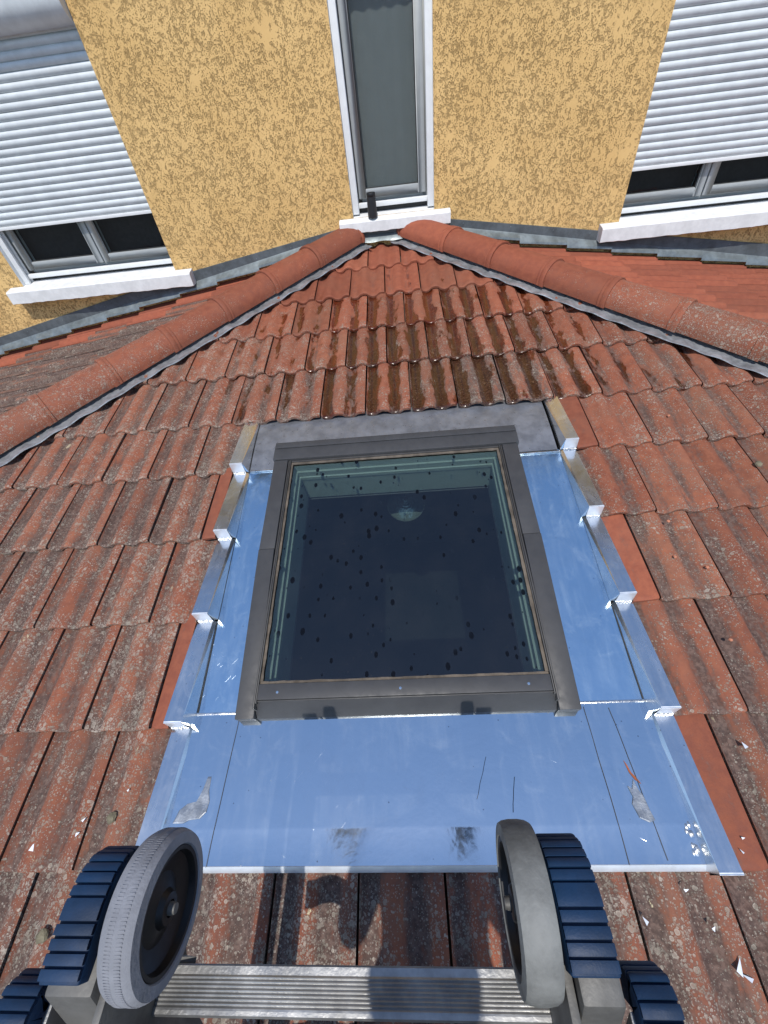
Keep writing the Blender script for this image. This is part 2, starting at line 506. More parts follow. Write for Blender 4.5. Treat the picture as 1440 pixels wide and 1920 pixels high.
def window(x0, x1, z0, z1, leaves, shutter_z=None, lab=None):
    """fixed frame = the part, everything else under it"""
    fy = YW + 0.105
    o0, o1 = x0, x1
    if x0 > 1: x0 -= 0.10                                   # rebated frames: the stile nearest the camera sits behind the wall
    if x1 < -1: x1 += 0.10
    fr = MB()
    rect_frame(fr, x0 + 0.006, x1 - 0.006, z0 + 0.02, z1 - 0.004, 0.062, fy + 0.004, fy + 0.07, 0.075)
    w = hpart(fr, "window", 'grey', bevel=0.003)
    if lab: w['label'] = lab
    n = leaves
    ix0, ix1 = x0 + 0.060, x1 - 0.060
    step = (ix1 - ix0) / n
    for k in range(n):
        a, b = ix0 + k * step + (0.004 if k else -0.012), ix0 + (k + 1) * step - (0.004 if k < n - 1 else -0.012)
        sm = MB()
        rect_frame(sm, a, b, z0 + 0.085, z1 - 0.05, 0.05, fy - 0.012, fy + 0.05, 0.052)
        sm.build("sash", 'grey', w, bevel=0.006)
        p = MB().box(a + 0.045, b - 0.045, fy + 0.022, fy + 0.028, z0 + 0.13, z1 - 0.09)
        p.build("pane", 'glass' if n > 1 else 'frosted', w)
        s = MB()
        rect_frame(s, a + 0.0495, b - 0.0495, z0 + 0.1365, z1 - 0.0995, 0.005, fy + 0.006, fy + 0.021)
        s.build("seal", 'seal', w)
    x0, x1 = o0, o1
    MB().box(x0 + (0.03 if x0 < 1 else 0.004), x1 - (0.02 if x1 > -1 else 0.004), YW + 0.055, YW + 0.085, z0 + 0.040, z0 + 0.068).build("bottom_bar", 'white', w, bevel=0.003)
    MB().box(x0 + 0.01, x1 - 0.01, YW + 0.09, YW + 0.099, z0 - 0.02, z0 + 0.045).build("seal", 'seal', w)
    for gx in ((x0, x0 + (0.042 if x0 < 1 else 0.010)), (x1 - (0.042 if x0 > -1 else 0.010), x1)):
        mb = MB()
        mb.box(gx[0] + 0.001, gx[1], YW + 0.028, YW + 0.046, z0 + 0.012, z1 - 0.005)
        mb.box(gx[0] + 0.001, gx[1], YW + 0.066, YW + 0.084, z0 + 0.012, z1 - 0.005)
        q = gx[0] + 0.001 if gx[0] == x0 else gx[1] - 0.013
        mb.box(q, q + 0.012, YW + 0.0465, YW + 0.0655, z0 + 0.012, z1 - 0.005)
        mb.build("shutter_guide", 'white', w, bevel=0.002)
    return w


wL = window(*OPEN[0], 2)
wC = window(*OPEN[1], 1)
wR = window(*OPEN[2], 2)
# what stands behind the panes
rm = MB()
for a, b, c, d in (OPEN[0], OPEN[2]):
    rm.box(a - 0.2, b + 0.2, YW + 0.21, YW + 1.6, c - 0.2, d + 0.1)
hpart(rm, "room_beyond_window", 'dark')
cb = MB()
N_ = 26
x0, x1 = OPEN[1][0], OPEN[1][1]
cb.grid([[(x0 + (x1 - x0) * k / N_, YW + 0.19 + 0.004 * sin(k * 1.7), z) for k in range(N_ + 1)] for z in (0.76, 2.0)])
hpart(cb, "roller_blind", 'curtain', smooth=True)
# roller shutters with single slats
for w, (a, b, c, d), zb in ((wL, OPEN[0], 0.905), (wR, OPEN[2], 0.822)):
    sh = empty("roller_shutter", (0, 0, 0), house)
    under(sh, house_T)
    pitch = 0.0395
    sm = MB()
    prof = [(0.000, 0.0), (-0.004, 0.004), (-0.0085, 0.012), (-0.010, 0.020), (-0.0085, 0.028), (-0.004, 0.034), (0.0, 0.0365), (0.004, 0.0368), (0.004, 0.0395)]
    sm.grid([[(x, YW + 0.058 + y, z) for y, z in prof] for x in (a + (0.012 if a < 0 else 0.002), b - 0.002)])
    sm.poly([(a + (0.012 if a < 0 else 0.002), YW + 0.058 + y, z) for y, z in prof])
    base = sm.mesh("slat")
    for p in base.polygons: p.use_smooth = True
    base.set_sharp_from_angle(angle=rad(50))
    base.materials.append(M['shutter'])
    bar = MB()
    bar.box(a + (0.012 if a < 0 else 0.002), b - 0.002, YW + 0.048, YW + 0.062, zb, zb + 0.020)
    bar.build("end_bar", 'white', sh, bevel=0.003)
    nsl = int((1.80 - zb) / pitch) + 1
    for k in range(nsl):
        s = link("slat", base, None, sh)
        s.location = (0, random.uniform(-0.0012, 0.0012), zb + 0.021 + k * pitch)
    cas = MB()
    zc = 1.765
    pr = [(YW + 0.10, zc + 0.02), (YW + 0.045, zc + 0.004)] + [(YW + 0.04 - 0.10 * sin(t), zc + 0.10 - 0.10 * cos(t)) for t in [rad(q) for q in range(0, 91, 9)]] + [(YW - 0.06, zc + 0.20), (YW + 0.04, zc + 0.25)]
    cas.grid([[(x, y, z) for y, z in pr] for x in (a + 0.004, b - 0.004)])
    for x in (a + 0.004, b - 0.004): cas.poly([(x, y, z) for y, z in pr])
    cas.build("shutter_box", 'shutter', sh, smooth=True)


def sill(x0, x1, zt, depth, h, ex0, ex1):
    """painted stone sill with rough lower arris; the ends run past the opening on the wall face"""
    mb = MB()
    n = 60
    rows = []
    for k in range(n + 1):
        x = x0 + (x1 - x0) * k / n
        j = 0.004 * mnoise.noise((x * 22, 1.3, zt)) + 0.002 * mnoise.noise((x * 70, 4, zt))
        e = 0.0015 * mnoise.noise((x * 40, 9, zt))
        rows.append([(x, YW - 0.003, zt + 0.012), (x, YW - depth + 0.008, zt + 0.002 + e), (x, YW - depth, zt - 0.006 + e), (x, YW - depth - 0.002, zt - h + 0.004 + j), (x, YW - depth + 0.006, zt - h + j), (x, YW - 0.003, zt - h + 0.004)])
    mb.grid(rows)
    mb.poly(rows[0]); mb.poly(rows[-1])
    o = hpart(mb, "window_sill", 'stone', smooth=True)
    t = MB().box(ex0, ex1, YW - 0.002, YW + 0.16, zt - 0.03, zt + 0.012, lambda p: (p[0], p[1], p[2] + (p[1] - YW) * 0.12 if p[2] > zt else p[2]))
    t.build("sill_top", 'stone', o)
    return o


sill(-3.0, -1.552, 0.545, 0.080, 0.086, OPEN[0][0] + 0.001, OPEN[0][1] - 0.001)
sill(-0.404, 0.357, 0.738, 0.055, 0.068, OPEN[1][0] + 0.001, OPEN[1][1] - 0.001)
sill(1.395, 2.87, 0.545, 0.080, 0.086, OPEN[2][0] + 0.001, OPEN[2][1] - 0.001)

# ------------------------------------------------------------------ the annex below: walls, deck, room
annex = tag(empty("tiled_annex", (0, 1.5, GROUND)), "low hipped annex with weathered red interlocking tiles and a square skylight", "annex")
AT = Matrix.Translation((0, 1.5, GROUND))


def apart(mb, name, mat, frame=None, **k):
    o = mb.build(name, mat, annex, **k)
    under(o, AT)
    if frame is not None: o.matrix_basis = frame.copy()
    return o


V0, V1 = -1, 10                                   # tile courses of the front slope
EV = V0 * TH - 0.01
ye = EV * cP
HX0, HX1, HY0, HY1 = -0.535, 0.345, 0.452, 1.372   # skylight opening in slope coordinates


def hipx(sy, side):
    y = sy * cP
    return (HR - y) if side > 0 else (y - HL)


dk = MB()
zd = -0.075
for s0, s1 in ((EV, HY0), (HY0, HY1), (HY1, YW / cP)):
    if s0 == HY0:
        dk.quad((hipx(s0, -1), s0, zd), (HX0, s0, zd), (HX0, s1, zd), (hipx(s1, -1), s1, zd))
        dk.quad((HX1, s0, zd), (hipx(s0, 1), s0, zd), (hipx(s1, 1), s1, zd), (HX1, s1, zd))
    else:
        dk.quad((hipx(s0, -1), s0, zd), (hipx(s0, 1), s0, zd), (hipx(s1, 1), s1, zd), (hipx(s1, -1), s1, zd))
front = apart(dk, "front_slope", 'deck', F_front, merge=False)
BE = (HR - (HR - ye)) / cP


def side_deck(name, frame, sgn):
    mb = MB()
    b0 = ye / cP
    bw = (YW / cP)
    mb.poly([(sgn * ye, b0, zd), (sgn * YW, b0, zd), (sgn * YW, bw, zd)])
    return apart(mb, name, 'deck', frame, merge=False)


right = side_deck("right_slope", F_right, 1)
left = side_deck("left_slope", F_left, -1)
# outer walls and room
aw = MB()
xa, xb = -HL + ye + 0.35, HR - ye - 0.35
yb = ye + 0.35
for a, b in (((xa, YW - 0.01), (xa, yb)), ((xa, yb), (xb, yb)), ((xb, yb), (xb, YW - 0.01))):
    aw.quad((*a, GROUND), (*b, GROUND), (*b, -0.16), (*a, -0.16))
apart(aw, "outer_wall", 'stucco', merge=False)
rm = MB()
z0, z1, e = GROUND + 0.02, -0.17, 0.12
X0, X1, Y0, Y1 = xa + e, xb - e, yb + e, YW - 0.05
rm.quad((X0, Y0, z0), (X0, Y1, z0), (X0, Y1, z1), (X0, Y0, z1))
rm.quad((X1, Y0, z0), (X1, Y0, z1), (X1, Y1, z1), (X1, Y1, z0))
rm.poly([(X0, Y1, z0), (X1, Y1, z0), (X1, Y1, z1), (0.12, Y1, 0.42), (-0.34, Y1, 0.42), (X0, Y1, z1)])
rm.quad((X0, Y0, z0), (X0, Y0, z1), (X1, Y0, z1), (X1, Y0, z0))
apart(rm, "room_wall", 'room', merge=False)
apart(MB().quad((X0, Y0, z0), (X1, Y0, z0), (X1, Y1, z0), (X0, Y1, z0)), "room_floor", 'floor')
gt = MB()
gt.grid([[(x, ye - 0.055 + 0.055 * cos(a), -0.105 + 0.055 * sin(a)) for a in [pi + pi * k / 10 for k in range(11)]] for x in (-HL + ye, HR - ye)])
apart(gt, "gutter", 'leadlight', smooth=True)

# ------------------------------------------------------------------ roof tiles
PROF = [(0.0, 0.3), (0.05, -0.75), (0.13, -1.0), (0.21, -0.72), (0.29, 0.45), (0.38, 0.95), (0.48, 0.75), (0.57, -0.55),
        (0.66, -1.0), (0.75, -0.62), (0.84, 0.6), (0.93, 0.85), (1.0, 0.5)]
AMP = 0.0125


def tile_mesh(flat=False, seed=0):
    xs_, hs = [], []
    pts = [(t, 0.25 if flat else h) for t, h in PROF]
    if flat: pts = [(0, 0.0), (0.08, 0.5), (0.2, 0.95), (0.34, 0.9), (0.48, 0.2), (0.62, -0.1), (0.78, 0.3), (0.92, 0.7), (1.0, 0.4)]
    for t, h in pts:
        xs_.append((0.016 + t * 0.968))
        hs.append(h)
    L = TH + 0.035
    rows = []
    n = len(xs_)
    # stations: under the nose, nose face, nose arris, surface
    stn = [(0.004, -0.0185, 0), (-0.0005, -0.0165, 0), (-0.001, -0.0045, 0.0), (0.004, -0.0006, 0.0), (0.014, 0.0, 0.04), (0.5 * L, -0.0095, 0.5), (L, -0.021, 1.0)]
    bm = bmesh.new()
    ca = bm.verts.layers.float.new("chan")
    ta = bm.verts.layers.float.new("tv")
    grid = []
    for y, dz, tv in stn:
        r = []
        for x, h in zip(xs_, hs):
            xx = x
            yy = y
            if x < 0.03 or x > 0.97: yy = y + (0.004 if y < 0.02 else 0)      # rounded corners of the nose
            fade = 1.0
            if y < 0.02: yy += 0.0022 * mnoise.noise((x * 9, seed * 3.7, 0)) + (0.003 * max(0, mnoise.noise((x * 5, seed * 9.1, 4)) - 0.35))
            v = bm.verts.new((xx * TW, yy, h * AMP * (1 + 0.08 * mnoise.noise((x * 3, seed, y * 5))) + dz))
            v[ca] = max(0.0, min(1.0, 0.5 - 0.5 * h))
            v[ta] = tv
            r.append(v)
        grid.append(r)
    for a in range(len(grid) - 1):
        for b in range(n - 1):
            bm.faces.new((grid[a][b], grid[a][b + 1], grid[a + 1][b + 1], grid[a + 1][b]))
    # side flanks
    for col, sg in ((0, 1), (n - 1, -1)):
        q = []
        for r in grid[3:]:
            v0 = r[col]
            v = bm.verts.new((v0.co.x, v0.co.y, v0.co.z - 0.016))
            v[ca] = 1
            v[ta] = v0[ta]
            q.append((v0, v))
        for k in range(len(q) - 1):
            f = (q[k][0], q[k + 1][0], q[k + 1][1], q[k][1])
            bm.faces.new(f if sg < 0 else f[::-1])
    bmesh.ops.recalc_face_normals(bm, faces=bm.faces)
    for f in bm.faces: f.smooth = True
    m = bpy.data.meshes.new("roof_tile")
    bm.to_mesh(m)
    bm.free()
    if sum(p.normal.z for p in m.polygons) < 0:
        m.flip_normals()
    m.set_sharp_from_angle(angle=rad(48))
    m.materials.append(M['tile'])
    return m


T_VAR = [tile_mesh(False, k) for k in range(6)]
T_STD = T_VAR[0]
T_NEW = tile_mesh(True)


def cut_copy(mesh, planes):
    """mesh cut by planes (point, normal) in its own space; the side the normal points to goes"""
    bm = bmesh.new()
    bm.from_mesh(mesh)
    for co, no in planes:
        bmesh.ops.bisect_plane(bm, geom=bm.verts[:] + bm.edges[:] + bm.faces[:], plane_co=co, plane_no=no, clear_outer=True)
    if not bm.faces:
        bm.free()
        return None
    m = bpy.data.meshes.new("roof_tile")
    bm.to_mesh(m)
    bm.free()
    m.materials.clear()
    m.materials.append(M['tile'])
    return m


def put_tile(parent, x, y, color, mesh=None, cuts=(), width=1.0, jit=1.0):
    """cuts: planes in slope coordinates"""
    mesh = mesh or random.choice(T_VAR)
    need = []
    for co, no in cuts:
        cs = [(x + a, y + b) for a in (0, TW * width) for b in (0, TH + 0.035)]
        d = [(cx - co[0]) * no[0] + (cy - co[1]) * no[1] for cx, cy in cs]
        if min(d) > 0: return None
        if max(d) > 0: need.append((Vector((co[0] - x, co[1] - y, 0)), Vector((no[0], no[1], 0))))
    m = cut_copy(mesh, need) if need else mesh
    if m is None: return None
    o = link("roof_tile", m, None, parent)
    o.location = (x, y + random.uniform(-0.0018, 0.0018) * jit, random.uniform(-0.0012, 0.0015) * jit)
    o.rotation_euler = (random.uniform(-0.006, 0.006), random.uniform(-0.008, 0.008), random.uniform(-0.006, 0.006) * jit)
    o.color = color
    return o


def sm(a, b, v):
    t = max(0, min(1, (v - a) / (b - a)))
    return t * t * (3 - 2 * t)


def front_color(x, v):
    R = random.random
    up = sm(6.2, 8.6, v)
    lich = 0.64 - 0.50 * up
    grime = 0.42 - 0.42 * up
    new = 0.15 + 0.35 * up
    wet = 0.0
    if x > 0.66:                                        # right of the skylight: drier, fewer crusts
        lich -= 0.04 * sm(0.6, 1.0, x) * sm(1.0, 3.0, v)
        grime -= 0.16 * sm(1.0, 3.0, v)
    if 4.5 < v < 8.5:
        c = math.exp(-((x - 0.06) / 0.80) ** 2)
        wet = c * (1.0 if v < 7.8 else 0.55) * sm(8.6, 6.8, v) * 1.05
        wet = max(wet, 0.28 if x > 0.3 and v < 6.9 else wet)
        if v < 5.5: grime += 0.34 * math.exp(-((x - 0.20) / 0.33) ** 2)
        elif v < 7.5: grime -= 0.12
        if x < -0.45: grime -= 0.12
    if v < 0: lich += 0.12; grime += 0.12
    if x < -0.8: lich += 0.12; grime += 0.02
    return (max(0, min(1, lich + 0.16 * (R() - .5))), max(0, min(1, wet)), max(0, min(1, new + 0.25 * (R() - .5))), max(0, min(1, grime + 0.2 * (R() - .5))))


def hip_cut(side, off=0.02):
    """plane beyond which a front tile is cut along the hip"""
    if side > 0: return ((HR + off, 0), (1, cP))
    return ((-HL - off, 0), (-1, cP))


FX0, FX1 = -0.828, 0.694                               # outer edges of the flashing
for v in range(V0, V1):
    half = 0.5 if v % 2 == 0 else 0.0
    y = v * TH
    if v == 5: y -= 0.026                                # this course laps over the head of the flashing
    for j in range(-16, 16):
        x = (j + half) * TW
        cuts = [hip_cut(1), hip_cut(-1), ((0, YW / cP - 0.004), (0, 1))]
        if 0 <= v < 5:
            if x + TW > FX0 + 0.001 and x < FX1 - 0.001:
                a, b = x, x + TW
                if a < FX0 - 0.02:                       # left of the flashing
                    w = FX0 - a
                    if w < 0.09:
                        put_tile(front, x, y, (0.10, 0.0, 0.52, 0.28), T_NEW, cuts + [((FX0 + 0.004, 0), (1, 0))])
                    else:
                        put_tile(front, x, y, front_color(x, v), None, cuts + [((FX0 + 0.004, 0), (1, 0))])
                elif b > FX1 + 0.02:
                    w = b - FX1
                    if w < 0.12:
                        put_tile(front, x, y, (0.10, 0.10, 0.50, 0.30), T_NEW, cuts + [((FX1 - 0.004, 0), (-1, 0))])
                    else:
                        put_tile(front, x, y, front_color(x, v), None, cuts + [((FX1 - 0.004, 0), (-1, 0))])
                continue
        put_tile(front, x, y, front_color(x, v), None, cuts)

# side slopes
for parent, sgn, OX in ((right, 1, HR), (left, -1, -HL)):
    off = (HR - 1.18) / cP if sgn > 0 else (3.74 - 1.38) / cP
    kk = 0.338
    for k in range(-7, 5):
        b = off + k * TH * 0.985
        if b < ye / cP - 0.01: continue
        half = 0.5 if k % 2 else 0.0
        for j in range(-18, 19):
            a = (j + half) * TW + 0.06
            wy = a if sgn > 0 else -a                     # world y of the near edge
            cuts = [((0, 0), (-1, cP)) if sgn > 0 else ((0, 0), (1, cP)),
                    ((sgn * (YW - 0.004), 0), (sgn, 0))]
            cuts[0] = ((cuts[0][0][0] - sgn * 0.02, 0), cuts[0][1])
            X = HR - b * cP if sgn > 0 else -HL + b * cP
            dist_wall = YW - abs(a + TW / 2)
            if sgn > 0:
                L_ = 0.30 * sm(0.35, 1.2, dist_wall)
                col = (L_, 0.0, 0.72 - 0.3 * sm(0.5, 1.5, dist_wall), 0.02 + 0.3 * sm(0.7, 1.5, dist_wall))
            else:
                q = sm(0.22, 0.42, dist_wall) * sm(-1.15, -1.65, X)
                col = (0.10 + 0.55 * q, 0.0, 0.75 * (1 - q), 0.86 * q)
            put_tile(parent, a, b, col, None, cuts)

# ------------------------------------------------------------------ hip caps
def hip(sgn, s_list_start, n_caps, lich):
    """axis from the wall down the hip; u = distance in plan along the hip, w = across in plan"""
    if sgn > 0:
        A = Vector((HR - YW, YW, 0)); d = Vector((1, -1, 0)) / sqrt(2); nrm = Vector((1, 1, 0)) / sqrt(2)
    else:
        A = Vector((YW - HL, YW, 0)); d = Vector((-1, -1, 0)) / sqrt(2); nrm = Vector((-1, 1, 0)) / sqrt(2)
    z0 = YW * tan(PT)
    drop = tan(PT) / sqrt(2)
    front_side = -1                                       # -nrm looks over the front slope

    def P(u, w, h):
        p = A + d * u + nrm * w
        return Vector((p.x, p.y, z0 - drop * u + h))

    root = empty("hip_ridge", (0, 0, 0), annex)
    under(root, AT)
    EX = 0.372
    HWD, HH = 0.124, 0.094

    def arc(u, sc, lift, n=12):
        pts = []
        for k in range(n + 1):
            t = pi * (0.5 - 1.08 * (k / n - 0.5))
            t = rad(-8) + rad(196) * k / n
            pts.append(P(u, HWD * sc * cos(t), 0.030 + lift + HH * sc * sin(t)))
        return pts

    for i in range(n_caps):
        u0 = s_list_start + i * EX                        # upper end of this cap's exposed part
        u1 = u0 + EX
        mb = MB()
        jl = random.uniform(-0.002, 0.002)
        # tapered barrel, its lower end swelling into the collar that laps over the next cap
        stn = [(u0 - 0.03, 0.93, 0), (u0 + 0.02, 0.935, 0), (u0 + EX * 0.5, 0.965, 0), (u1 - 0.046, 0.985, 0), (u1 - 0.042, 1.022, 0.001), (u1 - 0.034, 1.026, 0.001), (u1 - 0.030, 1.005, 0),
               (u1 - 0.024, 1.03, 0.001), (u1 - 0.004, 1.045, 0.001), (u1 + 0.001, 1.03, 0.0), (u1 + 0.001, 0.97, -0.004)]
        mb.grid([arc(u, s, l + jl) for u, s, l in stn])
        o = mb.build("ridge_tile", 'tile', root, smooth=True)
        q = sm(0.6, 2.0, u0)
        if sgn > 0: o.color = (0.05 + 0.58 * q, 0.02, 0.7 - 0.5 * q, 0.20 + 0.25 * q)
        else: o.color = (0.22 + 0.34 * q, 0, 0.55 - 0.25 * q, 0.22 + 0.26 * q)
        o.location = (0, 0, 0)
    # closing piece at the wall: turned towards the front slope
    mb = MB()
    rows = []
    for k in range(6):
        f = k / 5
        sc = 0.985 * (1 - f * f) ** 0.5 if f < 1 else 0.02
        rows.append([p + Vector((0, 0, 0)) for p in arc(s_list_start - 0.02 - 0.085 * f, max(sc, 0.03), -0.03 * f * f)])
    mb.grid(rows)
    o = mb.build("ridge_end_tile", 'tile', root, smooth=True)
    o.color = (0.06, 0, 0.55, 0.18)
    # pleated metal roll under the caps, dressed down on to the tiles on both sides
    for side in (-1, 1):
        mb = MB()
        n = 200
        length = n_caps * EX + 0.1
        rows = []
        for k in range(n + 1):
            u = s_list_start - 0.06 + length * k / n
            wv = sin(u * 2 * pi / 0.157 + 1.0 * sgn)
            ed = 0.170 + 0.012 * mnoise.noise((u * 9, 2.0 * sgn, side)) + 0.006 * wv
            z1 = -drop * 0
            slope_out = tan(PT) / sqrt(2)
            pl = 0.0014 * (1 if k % 2 else -1)
            rows.append([P(u, side * 0.060, 0.020 + pl), P(u, side * 0.095, 0.000 + pl),
                         P(u, side * 0.128, -0.004 + 0.006 * wv + pl + 0.005 * mnoise.noise((u * 14, 7, side))),
                         P(u, side * ed, -ed * slope_out + 0.0175 + 0.0065 * wv + pl),
                         P(u, side * (ed + 0.001), -ed * slope_out + 0.013 + 0.0065 * wv)])
        mb.grid(rows)
        mb.build("ridge_roll", 'foil', root, smooth=True)
    return root


hip(1, -0.03, 9, 1)
hip(-1, 0.02, 10, 1)

# ------------------------------------------------------------------ flashing along the wall
def wall_strip(x0, x1, zt0, zt1, zb0, zb1, name="wall_flashing"):
    o = MB()
    y0 = YW - 0.0085
    o.grid([[(x, YW - 0.001, zt + 0.001), (x, y0, zt), (x, y0 - 0.002, zb), (x, y0 - 0.004, zb - 0.002)] for x, zt, zb in
            [(x0 + (x1 - x0) * k / 6, zt0 + (zt1 - zt0) * k / 6, zb0 + (zb1 - zb0) * k / 6) for k in range(7)]])
    return apart(o, name, 'lead', smooth=True)


zR = lambda x: (HR - x) * tan(PT)
zL = lambda x: (x + HL) * tan(PT)
zC = YW * tan(PT)
wall_flash_root = {}
st = wall_strip(-0.36, 0.16, 0.690, 0.684, zC + 0.048, zC + 0.046)
MB().grid([[(x, YW - 0.012, zC + 0.049), (x, YW - 0.045, zC + 0.030), (x, YW - 0.060, zC + 0.012 + 0.003 * sin(x * 40))] for x in [-0.33 + 0.46 * k / 30 for k in range(31)]]).build("dressed_edge", 'leadlight', st, smooth=True)
# right: one long upstand, lower edge in steps over each course
segs = [(0.16, 0.845), (0.845, 1.182), (1.182, 1.503), (1.503, 1.838), (1.838, 2.165), (2.165, 2.497), (2.497, 2.84), (2.84, 3.2), (3.2, 3.6)]
st = wall_strip(0.15, 3.7, 0.718, 0.718 - 3.55 * 0.161, zR(0.15) + 0.085, zR(3.7) + 0.085)
for i, (a, b) in enumerate(segs):
    mb = MB()
    rows = []
    for k in range(9):
        x = a + (b - a) * k / 8
        f = k / 8
        low = 0.036 + 0.018 * f
        rows.append([(x, YW - 0.013, zR(x) + 0.086), (x, YW - 0.020, zR(x) + 0.078 + 0.002 * mnoise.noise((x * 8, 1, 2))), (x, YW - 0.052, zR(x) + low + 0.010), (x, YW - 0.056, zR(x) + low - 0.004)])
    mb.grid(rows)
    mb.build("dressed_edge", 'leadlight', st, smooth=True)
segsL = [(-0.36, -1.038), (-1.038, -1.383), (-1.383, -1.70), (-1.70, -2.06), (-2.06, -2.36), (-2.36, -2.70), (-2.70, -3.03), (-3.03, -3.38), (-3.38, -3.74)]
st = wall_strip(-3.9, -1.6, 0.530 - 2.3 * 0.1815, 0.530, zL(-3.9) + 0.085, zL(-1.6) + 0.085)
st2 = wall_strip(-1.602, -0.36, 0.530, 0.706, zL(-1.602) + 0.085, zL(-0.36) + 0.085)
for i, (a, b) in enumerate(segsL):
    mb = MB()
    rows = []
    for k in range(9):
        x = a + (b - a) * k / 8
        f = k / 8
        low = 0.034 + 0.018 * f
        rows.append([(x, YW - 0.013, zL(x) + 0.086), (x, YW - 0.020, zL(x) + 0.078 + 0.002 * mnoise.noise((x * 8, 5, 2))), (x, YW - 0.052, zL(x) + low + 0.010), (x, YW - 0.056, zL(x) + low - 0.004)])
    mb.grid(rows)
    mb.build("dressed_edge", 'leadlight', st, smooth=True)
nails = MB()
for x in [0.45, 0.78, 1.08, 1.34, 1.95, 2.35, -0.25, 0.05, -0.55, -0.78, -1.05, -1.35, -2.05, -2.35, -2.75, -3.1]:
    zt = 0.687 if abs(x + 0.1) < 0.25 else (0.718 - (x - 0.15) * 0.161 if x > 0 else 0.708 + (x + 0.36) * 0.166)
    nails.grid(lathe([(0.001, 0.003), (0.004, 0.002), (0.0045, 0)], (x, YW - 0.009, zt - 0.018), (0, -1, 0), (1, 0, 0), (0, 0, 1), 8), True)
nb = nails.build("nail_head", 'leadlight', st)

# ------------------------------------------------------------------ skylight and its zinc flashing (slope coordinates)
flash = MB()
PN = -0.027
# side sheets
def side_sheet(a, b):
    mb = MB()
    mb.grid([[(a + (b - a) * i / 6, 0.386 + 1.012 * k / 24, PN + 0.0009 * mnoise.noise((i * 0.5, k * 0.35, a * 9))) for i in range(7)] for k in range(25)])
    return mb


fl = apart(side_sheet(-0.757, -0.598), "skylight_flashing", 'pan', F_front, smooth=True)
side_sheet(0.416, 0.628).build("side_sheet", 'pan', fl, smooth=True)
ap = MB()
NX = 40
prof = [(0.391, -0.0240), (0.378, -0.0228), (0.30, -0.0140), (0.20, -0.0045), (0.095, 0.0055), (0.088, 0.0060), (0.013, 0.0056), (0.011, 0.0062), (0.001, -0.0015), (-0.001, -0.0035), (-0.001, -0.016)]
ap.grid([[(-0.766 + 1.402 * k / NX, y, n + (0.0012 * mnoise.noise((k * 0.35, y * 9, 1)) if 0.01 < y < 0.37 else 0)) for y, n in prof] for k in range(NX + 1)])
ap.build("apron", 'apron', fl, smooth=True)
hd = MB()
hd.grid([[(-0.753 + 1.370 * k / 20, y, n) for y, n in ((1.395, PN + 0.0035), (1.41, PN + 0.004), (1.52, PN + 0.006), (1.62, PN + 0.004), (1.74, -0.030))] for k in range(21)])
hd.build("head_sheet", 'headzinc', fl, smooth=True)
mb = MB()
mb.grid([[(-0.602 + 1.02 * k / 40, 1.4725 + dy + 0.0012 * mnoise.noise((k * 0.6, 3, dy)), n) for dy, n in ((0.0, -0.016), (0.001, -0.012), (0.005 + 0.002 * mnoise.noise((k * 0.4, 8, 1)), -0.0135), (0.008, -0.019))] for k in range(41)])
mb.build("solder_bead", 'solder', fl, smooth=True)
lp_ = MB()
lp_.grid([[(-0.764 + 1.398 * k / 40, y, n + 0.0006 * mnoise.noise((k * 0.5, 2, y * 30))) for y, n in ((0.0128, 0.0068), (0.0115, 0.0078), (0.0020, 0.0015), (-0.0022, -0.0040), (-0.0022, -0.0150))] for k in range(41)])
lp_.build("folded_lip", 'lip', fl, smooth=True)
# bright folded seams
for x0, x1, y in ((-0.753, -0.60, 1.394), (0.43, 0.624, 1.384), (-0.757, -0.60, 0.386), (0.42, 0.628, 0.386)):
    MB().box(x0, x1, y - 0.0035, y + 0.0035, PN + 0.001, PN + 0.0075).build("seam", 'solder', fl, bevel=0.0015)
